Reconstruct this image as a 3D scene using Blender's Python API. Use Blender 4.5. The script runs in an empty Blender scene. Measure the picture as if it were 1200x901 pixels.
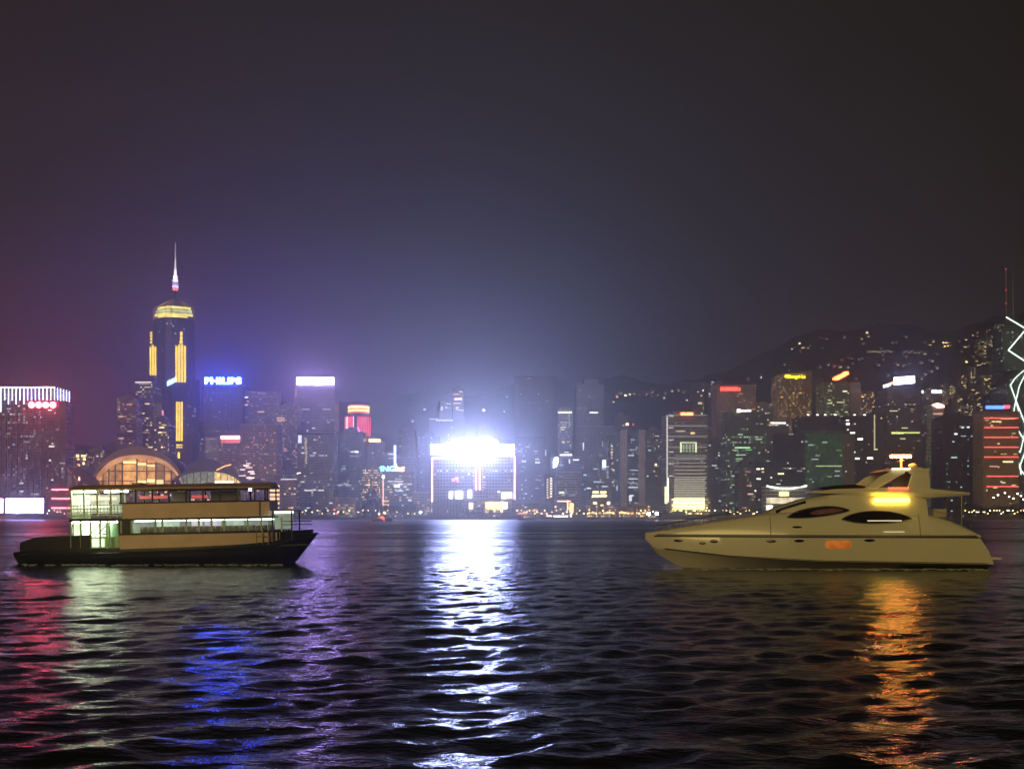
import bpy, bmesh, math, random
import numpy as np
from mathutils import Vector, Matrix
random.seed(11)
R = math.radians
# ------------------------------------------------------------------ camera
SC = bpy.context.scene
COL = SC.collection
HZ, F, CAMZ = 604.0, 1200.0, 5.0          # horizon row, focal length in photo pixels, eye height
cam_d = bpy.data.cameras.new('camera'); cam = bpy.data.objects.new('camera', cam_d); COL.objects.link(cam)
cam.location = (0, 0, CAMZ); cam.rotation_euler = (R(90), 0, 0)
cam_d.sensor_fit = 'HORIZONTAL'; cam_d.sensor_width = 36; cam_d.lens = 36
cam_d.shift_y = (HZ - 450.5) / 1200.0
cam_d.clip_start = 0.5; cam_d.clip_end = 20000
SC.camera = cam
# ------------------------------------------------------------------ world : night sky over a lit city
W = bpy.data.worlds.new("World"); SC.world = W; W.use_nodes = True
nt = W.node_tree; N = nt.nodes; L = nt.links
for n in list(N): N.remove(n)
out = N.new('ShaderNodeOutputWorld'); bg = N.new('ShaderNodeBackground'); L.new(bg.outputs[0], out.inputs[0])
tc = N.new('ShaderNodeTexCoord'); sp = N.new('ShaderNodeSeparateXYZ'); L.new(tc.outputs['Generated'], sp.inputs[0])
def wm(op, a, b=None, c=None):
    n = N.new('ShaderNodeMath'); n.operation = op
    for i, v in enumerate((a, b, c)):
        if v is None: continue
        if isinstance(v, (int, float)): n.inputs[i].default_value = v
        else: L.new(v, n.inputs[i])
    return n.outputs[0]
def ramp(fac, stops, interp='EASE'):
    n = N.new('ShaderNodeValToRGB'); cr = n.color_ramp; cr.interpolation = interp
    while len(cr.elements) < len(stops): cr.elements.new(0.5)
    for e, (p, c) in zip(cr.elements, stops): e.position = p; e.color = (*c, 1)
    L.new(fac, n.inputs[0]); return n.outputs[0]
def s2l(c):
    return tuple(((v/255)/12.92 if v/255 <= .04045 else ((v/255+.055)/1.055)**2.4) for v in c)
az = wm('ARCTAN2', sp.outputs[0], sp.outputs[1])                 # 0 = straight ahead, radians
azn = wm('MULTIPLY_ADD', az, 0.9, 0.5)                            # +-31 deg -> about 0..1
el = wm('MAXIMUM', wm('ARCSINE', sp.outputs[2]), 0.0)
SKY_LOW = ramp(azn, [(0.0, s2l((100,62,84))), (0.16, s2l((112,74,116))), (0.36, s2l((88,72,136))), (0.50, s2l((70,68,118))),
                     (0.64, s2l((64,57,70))), (0.80, s2l((55,46,43))), (1.0, s2l((50,41,36)))])
SKY_MID = ramp(azn, [(0.0, s2l((52,42,34))), (0.20, s2l((52,42,38))), (0.42, s2l((46,39,36))), (0.58, s2l((43,38,30))),
                     (0.78, s2l((43,37,29))), (1.0, s2l((38,32,22)))])
SKY_TOP = ramp(azn, [(0.0, s2l((36,32,22))), (0.35, s2l((36,32,20))), (0.7, s2l((33,30,19))), (1.0, s2l((18,18,9)))])
def mixc(f, a, b):
    n = N.new('ShaderNodeMix'); n.data_type = 'RGBA'; L.new(f, n.inputs[0]); L.new(a, n.inputs[6]); L.new(b, n.inputs[7]); return n.outputs[2]
def mr(v, a, b):
    n = N.new('ShaderNodeMapRange'); n.interpolation_type = 'SMOOTHSTEP'; L.new(v, n.inputs[0]); n.inputs[1].default_value = a; n.inputs[2].default_value = b; return n.outputs[0]
c1 = mixc(mr(el, R(4), R(17)), SKY_LOW, SKY_MID)
c2 = mixc(mr(el, R(13), R(31)), c1, SKY_TOP)
nz = N.new('ShaderNodeTexNoise'); nz.inputs['Scale'].default_value = 3.5; nz.inputs['Detail'].default_value = 6; L.new(tc.outputs['Generated'], nz.inputs[0])
vs = N.new('ShaderNodeVectorMath'); vs.operation = 'SCALE'; L.new(c2, vs.inputs[0]); L.new(wm('MULTIPLY_ADD', nz.outputs[0], 0.35, 0.80), vs.inputs['Scale'])
# behind the camera the lit town keeps the sky brownish
L.new(vs.outputs[0], bg.inputs[0]); bg.inputs[1].default_value = 1.0
# ------------------------------------------------------------------ the one sun lamp: weak, warm, wide (glow of the lit quay behind the camera)
sd = bpy.data.lights.new('sun', 'SUN'); sd.energy = 0.78; sd.angle = R(25); sd.color = (1.0, 0.73, 0.23)
so = bpy.data.objects.new('sun', sd); COL.objects.link(so); so.rotation_euler = (R(76), 0, R(-14))
# ------------------------------------------------------------------ exposure, render
vw = SC.view_settings; vw.view_transform = 'Standard'; vw.look = 'None'; vw.exposure = 0; vw.gamma = 1; vw.use_curve_mapping = False
SC.render.engine = 'CYCLES'; cy = SC.cycles
cy.use_denoising = True
try: cy.denoiser = 'OPENIMAGEDENOISE'
except Exception: pass
cy.max_bounces = 5; cy.diffuse_bounces = 2; cy.glossy_bounces = 3; cy.transmission_bounces = 3; cy.volume_bounces = 0; cy.transparent_max_bounces = 8
cy.sample_clamp_indirect = 4; cy.sample_clamp_direct = 0; cy.caustics_reflective = False; cy.caustics_refractive = False
cy.use_adaptive_sampling = True; cy.adaptive_threshold = 0.02

# ================================================================== helpers
def X(px, Y): return (px - 600.0) * Y / F
def Z(py, Y): return CAMZ + (HZ - py) * Y / F
GROUND = 2.4
def link(o, parent=None):
    COL.objects.link(o)
    if parent is not None: o.parent = parent
    return o
def empty(name, loc, label, cat, group=None, rz=0):
    o = bpy.data.objects.new(name, None); link(o); o.location = loc; o.rotation_euler = (0, 0, rz)
    o.empty_display_size = 1; return tag(o, label, cat, group)
def tag(o, label=None, cat=None, group=None, kind=None):
    if label: o['label'] = label
    if cat: o['category'] = cat
    if group: o['group'] = group
    if kind: o['kind'] = kind
    return o
def mesh_obj(name, verts, faces, mat, parent=None, smooth=False):
    me = bpy.data.meshes.new(name); me.from_pydata([tuple(v) for v in verts], [], faces)
    if mat: me.materials.append(mat)
    if smooth:
        for p in me.polygons: p.use_smooth = True
    me.update(); o = bpy.data.objects.new(name, me); return link(o, parent)
class MB:
    """collects simple solids; build() links them as one mesh object"""
    def __init__(s): s.v = []; s.f = []
    def add(s, vs, fs):
        k = len(s.v); s.v += [tuple(v) for v in vs]; s.f += [tuple(i + k for i in f) for f in fs]; return s
    def box(s, x0, x1, y0, y1, z0, z1):
        return s.add([(x0,y0,z0),(x1,y0,z0),(x1,y1,z0),(x0,y1,z0),(x0,y0,z1),(x1,y0,z1),(x1,y1,z1),(x0,y1,z1)],
                     [(0,3,2,1),(4,5,6,7),(0,1,5,4),(1,2,6,5),(2,3,7,6),(3,0,4,7)])
    def prism(s, pts, z0, z1, top=None):
        n = len(pts); top = top or pts
        return s.add([(x,y,z0) for x,y in pts] + [(x,y,z1) for x,y in top],
                     [tuple(range(n-1,-1,-1)), tuple(range(n,2*n))] + [(i,(i+1)%n,(i+1)%n+n,i+n) for i in range(n)])
    def xz(s, pts, y0, y1):
        """polygon in the xz plane (counter-clockwise seen from -y) extruded along y"""
        n = len(pts)
        return s.add([(x,y0,z) for x,z in pts] + [(x,y1,z) for x,z in pts],
                     [tuple(range(n)), tuple(range(2*n-1,n-1,-1))] + [(i,i+n,(i+1)%n+n,(i+1)%n) for i in range(n)])
    def tube(s, a, b, r, r2=None, n=6):
        a = Vector(a); b = Vector(b); r2 = r if r2 is None else r2
        d = (b - a).normalized(); u = d.orthogonal().normalized(); w = d.cross(u)
        vs = []
        for c, rr in ((a, r), (b, r2)):
            for i in range(n):
                t = 2*math.pi*i/n; vs.append(c + (u*math.cos(t) + w*math.sin(t))*rr)
        return s.add(vs, [tuple(range(n-1,-1,-1)), tuple(range(n,2*n))] + [(i,(i+1)%n,(i+1)%n+n,i+n) for i in range(n)])
    def build(s, name, mat, parent=None, smooth=False, bevel=0):
        o = mesh_obj(name, s.v, s.f, mat, parent, smooth)
        bm = bmesh.new(); bm.from_mesh(o.data); bmesh.ops.recalc_face_normals(bm, faces=bm.faces); bm.to_mesh(o.data); bm.free()
        if bevel:
            m = o.modifiers.new('bevel', 'BEVEL'); m.width = bevel; m.segments = 2; m.limit_method = 'ANGLE'
        return o
# ------------------------------------------------------------------ materials
def newmat(name):
    m = bpy.data.materials.new(name); m.use_nodes = True; t = m.node_tree
    return m, t, t.nodes['Principled BSDF']
def paint(name, col, rough=0.6, var=0.25, scale=0.5, metal=0.0, spec=0.4, coat=0.0):
    m, t, b = newmat(name)
    tcn = t.nodes.new('ShaderNodeTexCoord'); n = t.nodes.new('ShaderNodeTexNoise'); n.inputs['Scale'].default_value = scale; n.inputs['Detail'].default_value = 6
    t.links.new(tcn.outputs['Object'], n.inputs[0])
    r = t.nodes.new('ShaderNodeValToRGB'); r.color_ramp.elements[0].position = .3; r.color_ramp.elements[1].position = .7
    r.color_ramp.elements[0].color = (*[c*(1-var) for c in col], 1); r.color_ramp.elements[1].color = (*[min(1, c*(1+var*.5)) for c in col], 1)
    t.links.new(n.outputs[0], r.inputs[0]); t.links.new(r.outputs[0], b.inputs['Base Color'])
    b.inputs['Roughness'].default_value = rough; b.inputs['Metallic'].default_value = metal; b.inputs['Specular IOR Level'].default_value = spec
    b.inputs['Coat Weight'].default_value = coat
    m.cycles.emission_sampling = 'NONE'
    return m
_em = {}
GAIN = 1.15      # far lamps are seen through the haze
def glow(col, strength, sample=False, var=0.0, scale=.2):
    """a surface that gives off light: lamp, neon tube, lit sign, lit window or self-glowing wall"""
    strength = strength*GAIN
    key = (tuple(round(c, 3) for c in col), strength, sample, var, scale)
    if key in _em: return _em[key]
    m, t, b = newmat('glow'); b.inputs['Base Color'].default_value = (.05,.05,.05,1); b.inputs['Roughness'].default_value = .5
    b.inputs['Emission Color'].default_value = (*col, 1); b.inputs['Emission Strength'].default_value = strength
    if var:
        tcn = t.nodes.new('ShaderNodeTexCoord'); n = t.nodes.new('ShaderNodeTexNoise'); n.inputs['Scale'].default_value = scale; n.inputs['Detail'].default_value = 3
        t.links.new(tcn.outputs['Object'], n.inputs[0])
        r = t.nodes.new('ShaderNodeMapRange'); r.inputs[1].default_value = .3; r.inputs[2].default_value = .7
        r.inputs[3].default_value = strength*(1-var); r.inputs[4].default_value = strength*(1+var)
        t.links.new(n.outputs[0], r.inputs[0]); t.links.new(r.outputs[0], b.inputs['Emission Strength'])
    m.cycles.emission_sampling = 'FRONT' if sample else 'NONE'
    _em[key] = m; return m
# facade node group: a grid of windows in metres on any wall, some of them lit
G = bpy.data.node_groups.new('facade', 'ShaderNodeTree')
for nm, ty, dv in (('Wall','NodeSocketColor',(.2,.2,.2,1)),('Glass','NodeSocketColor',(.03,.03,.035,1)),('CellW','NodeSocketFloat',3.),('CellH','NodeSocketFloat',3.5),
                   ('WinW','NodeSocketFloat',.7),('WinH','NodeSocketFloat',.5),('Lit','NodeSocketFloat',.1),('ColA','NodeSocketColor',(1,.7,.4,1)),('ColB','NodeSocketColor',(.8,.9,1,1)),
                   ('Power','NodeSocketFloat',1.),('Dim','NodeSocketFloat',.01),('Rows','NodeSocketFloat',.05),('Seed','NodeSocketFloat',0.)):
    s = G.interface.new_socket(nm, in_out='INPUT', socket_type=ty); s.default_value = dv
G.interface.new_socket('Shader', in_out='OUTPUT', socket_type='NodeSocketShader')
gi = G.nodes.new('NodeGroupInput'); go = G.nodes.new('NodeGroupOutput')
def gm(op, a, b=None, c=None):
    n = G.nodes.new('ShaderNodeMath'); n.operation = op
    for i, v in enumerate((a, b, c)):
        if v is None: continue
        if isinstance(v, (int, float)): n.inputs[i].default_value = v
        else: G.links.new(v, n.inputs[i])
    return n.outputs[0]
def gmix(f, a, b):
    n = G.nodes.new('ShaderNodeMix'); n.data_type = 'RGBA'
    for i, v in ((0, f), (6, a), (7, b)): G.links.new(v, n.inputs[i])
    return n.outputs[2]
gt = G.nodes.new('ShaderNodeTexCoord'); gs = G.nodes.new('ShaderNodeSeparateXYZ'); G.links.new(gt.outputs['Object'], gs.inputs[0])
gn = G.nodes.new('ShaderNodeSeparateXYZ'); G.links.new(gt.outputs['Normal'], gn.inputs[0])
side = gm('GREATER_THAN', gm('ABSOLUTE', gn.outputs[0]), 0.707)
u = gm('ADD', gm('MULTIPLY', gs.outputs[0], gm('SUBTRACT', 1., side)), gm('MULTIPLY', gs.outputs[1], side))
uc = gm('DIVIDE', u, gi.outputs['CellW']); vc = gm('DIVIDE', gs.outputs[2], gi.outputs['CellH'])
fu = gm('FRACT', gm('ADD', uc, 1000.)); fv = gm('FRACT', vc)
def inside(f, w): return gm('LESS_THAN', gm('ABSOLUTE', gm('SUBTRACT', f, .5)), gm('MULTIPLY', w, .5))
wallface = gm('LESS_THAN', gm('ABSOLUTE', gn.outputs[2]), .5)
win = gm('MULTIPLY', gm('MULTIPLY', inside(fu, gi.outputs['WinW']), inside(fv, gi.outputs['WinH'])), wallface)
cx = G.nodes.new('ShaderNodeCombineXYZ'); G.links.new(gm('FLOOR', uc), cx.inputs[0]); G.links.new(gm('FLOOR', vc), cx.inputs[1])
G.links.new(gm('ADD', gi.outputs['Seed'], gm('MULTIPLY', side, 7.)), cx.inputs[2])
wn = G.nodes.new('ShaderNodeTexWhiteNoise'); wn.noise_dimensions = '3D'; G.links.new(cx.outputs[0], wn.inputs['Vector'])
wr = G.nodes.new('ShaderNodeTexWhiteNoise'); wr.noise_dimensions = '2D'
cr_ = G.nodes.new('ShaderNodeCombineXYZ'); G.links.new(gm('FLOOR', vc), cr_.inputs[0]); G.links.new(gi.outputs['Seed'], cr_.inputs[1]); G.links.new(cr_.outputs[0], wr.inputs['Vector'])
wsep = G.nodes.new('ShaderNodeSeparateColor'); G.links.new(wn.outputs['Color'], wsep.inputs[0])
# patches of a tower are busier than others
pn = G.nodes.new('ShaderNodeTexNoise'); pn.inputs['Scale'].default_value = .035; G.links.new(gt.outputs['Object'], pn.inputs[0])
patch = G.nodes.new('ShaderNodeMapRange'); patch.inputs[1].default_value = .38; patch.inputs[2].default_value = .62; patch.inputs[3].default_value = .15; patch.inputs[4].default_value = 1.9
G.links.new(pn.outputs[0], patch.inputs[0])
litc = gm('LESS_THAN', wn.outputs['Value'], gm('MULTIPLY', gm('MULTIPLY', gi.outputs['Lit'], 1.5), patch.outputs[0]))
litr = gm('MULTIPLY', gm('LESS_THAN', wr.outputs['Value'], gi.outputs['Rows']), gm('GREATER_THAN', wsep.outputs[0], .35))
lit = gm('MAXIMUM', litc, litr)
br = gm('POWER', wsep.outputs[1], 2.2)
e = gm('MULTIPLY', win, gm('ADD', gm('MULTIPLY', lit, gm('MULTIPLY_ADD', br, gm('MULTIPLY', gi.outputs['Power'], 2.6), .07)), gm('MULTIPLY', gm('MULTIPLY', gi.outputs['Dim'], 1.6), wsep.outputs[0])))
nz2 = G.nodes.new('ShaderNodeTexNoise'); nz2.inputs['Scale'].default_value = .08; nz2.inputs['Detail'].default_value = 5; G.links.new(gt.outputs['Object'], nz2.inputs[0])
hs = G.nodes.new('ShaderNodeHueSaturation'); G.links.new(gi.outputs['Wall'], hs.inputs['Color']); G.links.new(gm('MULTIPLY_ADD', nz2.outputs[0], .8, .55), hs.inputs['Value'])
gb = G.nodes.new('ShaderNodeBsdfPrincipled')
G.links.new(gmix(win, hs.outputs[0], gi.outputs['Glass']), gb.inputs['Base Color'])
G.links.new(gm('MULTIPLY_ADD', win, -.55, .75), gb.inputs['Roughness'])
G.links.new(gmix(wsep.outputs[2], gi.outputs['ColA'], gi.outputs['ColB']), gb.inputs['Emission Color']); G.links.new(e, gb.inputs['Emission Strength'])
G.links.new(gb.outputs[0], go.inputs[0])
_fs = [0]
WARM, COOL, GREEN, PINK, AMB = (1,.62,.28), (.8,.9,1), (.55,.85,.5), (1,.5,.45), (1,.5,.12)
def facade(wall=(.2,.19,.18), glass=(.025,.028,.035), cw=3.2, fh=3.6, ww=.72, wh=.5, lit=.06, a=WARM, b=COOL, power=.8, dim=.01, rows=.02):
    _fs[0] += 1; m = bpy.data.materials.new('facade'); m.use_nodes = True; t = m.node_tree
    t.nodes.remove(t.nodes['Principled BSDF']); g = t.nodes.new('ShaderNodeGroup'); g.node_tree = G
    for k, v in dict(Wall=(*wall,1), Glass=(*glass,1), CellW=cw, CellH=fh, WinW=ww, WinH=wh, Lit=lit, ColA=(*a,1), ColB=(*b,1), Power=power, Dim=dim, Rows=rows, Seed=_fs[0]*3.7).items():
        g.inputs[k].default_value = v
    t.links.new(g.outputs[0], t.nodes['Material Output'].inputs[0]); m.cycles.emission_sampling = 'NONE'
    return m
M_CONC = paint('concrete', (.22,.21,.20), .85, .3, .1)
M_DARK = paint('dark_metal', (.04,.04,.045), .6, .3, .2)
M_STEEL = paint('steel', (.25,.25,.26), .45, .2, .3, metal=.6)

# ================================================================== the setting
def ease(t): t = min(1, max(0, t)); return t*t*(3-2*t)
RIDGE = [(-900,560),(-300,545),(0,535),(200,520),(330,505),(420,478),(500,464),(600,452),(700,452),(800,450),(850,436),(900,407),(960,397),(1020,390),(1100,388),(1180,372),(1260,368),(1500,400),(2100,460)]
def ridge_py(px):
    for (a, ya), (b, yb) in zip(RIDGE, RIDGE[1:]):
        if a <= px <= b: return ya + (yb-ya)*ease((px-a)/(b-a))
    return 560
Y0T, Y1T = 1750., 3150.
def terr(px, Y):
    h = Z(ridge_py(px), Y1T) - GROUND
    t = (Y - Y0T)/(Y1T - Y0T)
    wob = 14*math.sin(px*.021+Y*.006) + 10*math.sin(px*.057-Y*.009) + 5*math.sin(px*.13+Y*.021)
    k = ease(t) if t < 1 else max(0, 1-(t-1)*.9)
    return GROUND - 3 + h*k + wob*min(1, max(0, t*3))*min(1, h/200.)*(.0 if t < 0 else 1)
def solve_hill(px, py):
    """distance at which the slope is met by the view ray through this row"""
    Y = 1800.
    while Y < 3120:
        if terr(px, Y) >= Z(py, Y): return Y
        Y += 12
    return 3000.
# water: one sheet, wind waves in the mesh
def graded(a, b, s0, k):
    out_ = [0.]; 
    while out_[-1] < b: out_.append(out_[-1] + s0 + k*out_[-1])
    neg = [0.]
    while neg[-1] < -a: neg.append(neg[-1] + s0 + k*neg[-1])
    return np.array([-v for v in neg[:0:-1]] + out_)
gx = graded(-4500, 4500, .22, .0105); gyv = graded(-30, 1299, .12, .0072); 
gyv = gyv + 12.0; gyv = gyv[gyv < 1299.0]; gyv = np.append(gyv, 1299.5)
XX, YY = np.meshgrid(gx, gyv)
sx = .22 + .0105*np.abs(XX); sy = .12 + .0072*np.abs(YY-12)
rs = np.random.RandomState(4)
ZZ = np.zeros_like(XX); NW = 130
for i in range(NW):
    lam = 0.36 * (4.6/.36)**(rs.rand()); th = R(-90+18) + rs.normal()*.72
    k = 2*math.pi/lam; kx, ky = k*math.cos(th), k*math.sin(th); slope = .20*math.sqrt(2./NW) * (.5 if lam > 2 else 1.06)
    fade = np.clip(lam/(2.2*np.maximum(sx*abs(math.cos(th)), sy*abs(math.sin(th)))) - 1, 0, 1)
    ph = rs.rand()*6.28 + kx*XX + ky*YY
    ZZ += slope/k*(np.sin(ph) + .22*np.cos(2*ph))*fade
vs_ = np.stack([XX.ravel(), YY.ravel(), ZZ.ravel()], 1)
ny, nx = XX.shape
idx = np.arange(ny*nx).reshape(ny, nx)
fa = np.stack([idx[:-1,:-1].ravel(), idx[:-1,1:].ravel(), idx[1:,1:].ravel(), idx[1:,:-1].ravel()], 1)
me = bpy.data.meshes.new('water'); me.vertices.add(len(vs_)); me.vertices.foreach_set('co', vs_.ravel())
me.loops.add(len(fa)*4); me.loops.foreach_set('vertex_index', fa.ravel().astype(np.int32))
me.polygons.add(len(fa)); me.polygons.foreach_set('loop_start', np.arange(0, len(fa)*4, 4, dtype=np.int32)); me.polygons.foreach_set('use_smooth', np.ones(len(fa), bool))
me.update(calc_edges=True)
wat, t, b = newmat('harbour_water')
b.inputs['Base Color'].default_value = (.006,.008,.009,1); b.inputs['IOR'].default_value = 1.34
tcn = t.nodes.new('ShaderNodeTexCoord')
# ripples too small for the mesh far out live on as roughness
ln_ = t.nodes.new('ShaderNodeVectorMath'); ln_.operation = 'LENGTH'; t.links.new(tcn.outputs['Object'], ln_.inputs[0])
rr_ = t.nodes.new('ShaderNodeValToRGB'); dv = t.nodes.new('ShaderNodeMath'); dv.operation = 'DIVIDE'; dv.inputs[1].default_value = 1000.
t.links.new(ln_.outputs['Value'], dv.inputs[0]); t.links.new(dv.outputs[0], rr_.inputs[0])
cr = rr_.color_ramp; cr.elements[0].position = .02; cr.elements[0].color = (.17,)*3+(1,); cr.elements[1].position = 1; cr.elements[1].color = (.42,)*3+(1,)
for p_, v_ in ((.08,.21),(.2,.28),(.5,.38)): e_ = cr.elements.new(p_); e_.color = (v_,)*3+(1,)
mpw = t.nodes.new('ShaderNodeMapping'); mpw.inputs['Scale'].default_value = (.006,.028,.02); nw_ = t.nodes.new('ShaderNodeTexNoise'); nw_.inputs['Detail'].default_value = 6; nw_.inputs['Scale'].default_value = 1; nw_.inputs['Roughness'].default_value = .7
t.links.new(tcn.outputs['Object'], mpw.inputs[0]); t.links.new(mpw.outputs[0], nw_.inputs[0])
mrw = t.nodes.new('ShaderNodeMapRange'); mrw.inputs[1].default_value = .35; mrw.inputs[2].default_value = .65; mrw.inputs[3].default_value = .55; mrw.inputs[4].default_value = 1.2; t.links.new(nw_.outputs[0], mrw.inputs[0])
mww = t.nodes.new('ShaderNodeMath'); mww.operation = 'MULTIPLY'; t.links.new(rr_.outputs[0], mww.inputs[0]); t.links.new(mrw.outputs[0], mww.inputs[1]); t.links.new(mww.outputs[0], b.inputs['Roughness'])
def wnoise(sc_, rot, strch, det):
    mp = t.nodes.new('ShaderNodeMapping'); mp.inputs['Rotation'].default_value = (0,0,rot); mp.inputs['Scale'].default_value = (sc_*strch, sc_, sc_)
    n = t.nodes.new('ShaderNodeTexNoise'); n.inputs['Scale'].default_value = 1; n.inputs['Detail'].default_value = det; n.inputs['Roughness'].default_value = .55
    t.links.new(tcn.outputs['Object'], mp.inputs[0]); t.links.new(mp.outputs[0], n.inputs[0]); return n.outputs[0]
b1 = t.nodes.new('ShaderNodeBump'); b1.inputs['Distance'].default_value = .11; b1.inputs['Strength'].default_value = 1; t.links.new(wnoise(1.5, .25, .45, 3), b1.inputs['Height'])
b2 = t.nodes.new('ShaderNodeBump'); b2.inputs['Distance'].default_value = .032; b2.inputs['Strength'].default_value = 1; t.links.new(wnoise(6.5, -.2, .5, 3), b2.inputs['Height']); t.links.new(b1.outputs[0], b2.inputs['Normal'])
t.links.new(b2.outputs[0], b.inputs['Normal'])
me.materials.append(wat); wo = bpy.data.objects.new('water', me); link(wo); wo['kind'] = 'structure'
# ground of the far shore
m_ground = paint('ground', (.06,.06,.055), .9, .4, .02)
g = MB(); g.box(-6500, 6500, 1300, 9000, -6, GROUND); g = g.build('ground', m_ground); g['kind'] = 'structure'
sw = MB(); sw.box(-4500, 4500, 1296, 1299.9, -6, GROUND+.9)
for i in range(-40, 41): sw.box(i*22.-1, i*22.+1, 1295.2, 1296, -6, GROUND+.5)
tag(sw.build('seawall', paint('wet_stone', (.16,.15,.14), .8, .4, .3)), 'long low grey stone seawall along the far waterfront', 'seawall')
# hills
m_hill = paint('hill_scrub', (.022,.026,.018), .95, .6, .006)
cols = list(range(-900, 2101, 12)); rows = [Y0T + i*(4300-Y0T)/56 for i in range(57)]
hv = []; 
for Yv in rows:
    for px in cols: hv.append((X(px, Yv), Yv, terr(px, Yv)))
nc = len(cols)
hf = [(j*nc+i, j*nc+i+1, (j+1)*nc+i+1, (j+1)*nc+i) for j in range(len(rows)-1) for i in range(nc-1)]
h = mesh_obj('hills', hv, hf, m_hill, smooth=True); h['kind'] = 'structure'
# night air
hz = MB(); hz.box(-5200, 5200, -60, 5200, -8, 700)
m = bpy.data.materials.new('haze'); m.use_nodes = True; t = m.node_tree; t.nodes.remove(t.nodes['Principled BSDF'])
pv = t.nodes.new('ShaderNodeVolumePrincipled'); pv.inputs['Color'].default_value = (.93,.93,.95,1); pv.inputs['Density'].default_value = .00041; pv.inputs['Anisotropy'].default_value = .77
t.links.new(pv.outputs[0], t.nodes['Material Output'].inputs['Volume']); m.cycles.homogeneous_volume = True
ho = hz.build('haze', m); ho['kind'] = 'stuff'; ho['label'] = 'thin night haze lying over the whole harbour and city'

# ================================================================== towers
_wm = {}
def window_part(parent, x, z, w, h, y, mat, name='window'):
    key = (round(w, 1), round(h, 1), mat.name)
    o = None
    if key not in _wm:
        o = MB().box(-w/2, w/2, -.3, .3, -h/2, h/2).build(name, mat); _wm[key] = o.data; o.parent = parent
    else:
        o = bpy.data.objects.new(name, _wm[key]); link(o, parent)
    o.location = (x, y, z); return o
def wcol(c): return tuple(min(1, max(.05, v*random.uniform(.85, 1.1))) for v in c)
WMATS = {}
def win_mat(c, s):
    k = (c, round(s, 1))
    if k not in WMATS: WMATS[k] = [glow(wcol(c), round(s*f, 2)) for f in (.5, .9, 1.6)]
    return random.choice(WMATS[k])
def outline(w, d, shape):
    if shape == 'round': return [(w/2*math.cos(a*math.pi/12), d/2*math.sin(a*math.pi/12)) for a in range(24)]
    if shape == 'chamfer':
        c = min(w, d)*.16; return [(-w/2+c,-d/2),(w/2-c,-d/2),(w/2,-d/2+c),(w/2,d/2-c),(w/2-c,d/2),(-w/2+c,d/2),(-w/2,d/2-c),(-w/2,-d/2+c)]
    return [(-w/2,-d/2),(w/2,-d/2),(w/2,d/2),(-w/2,d/2)]
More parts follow.
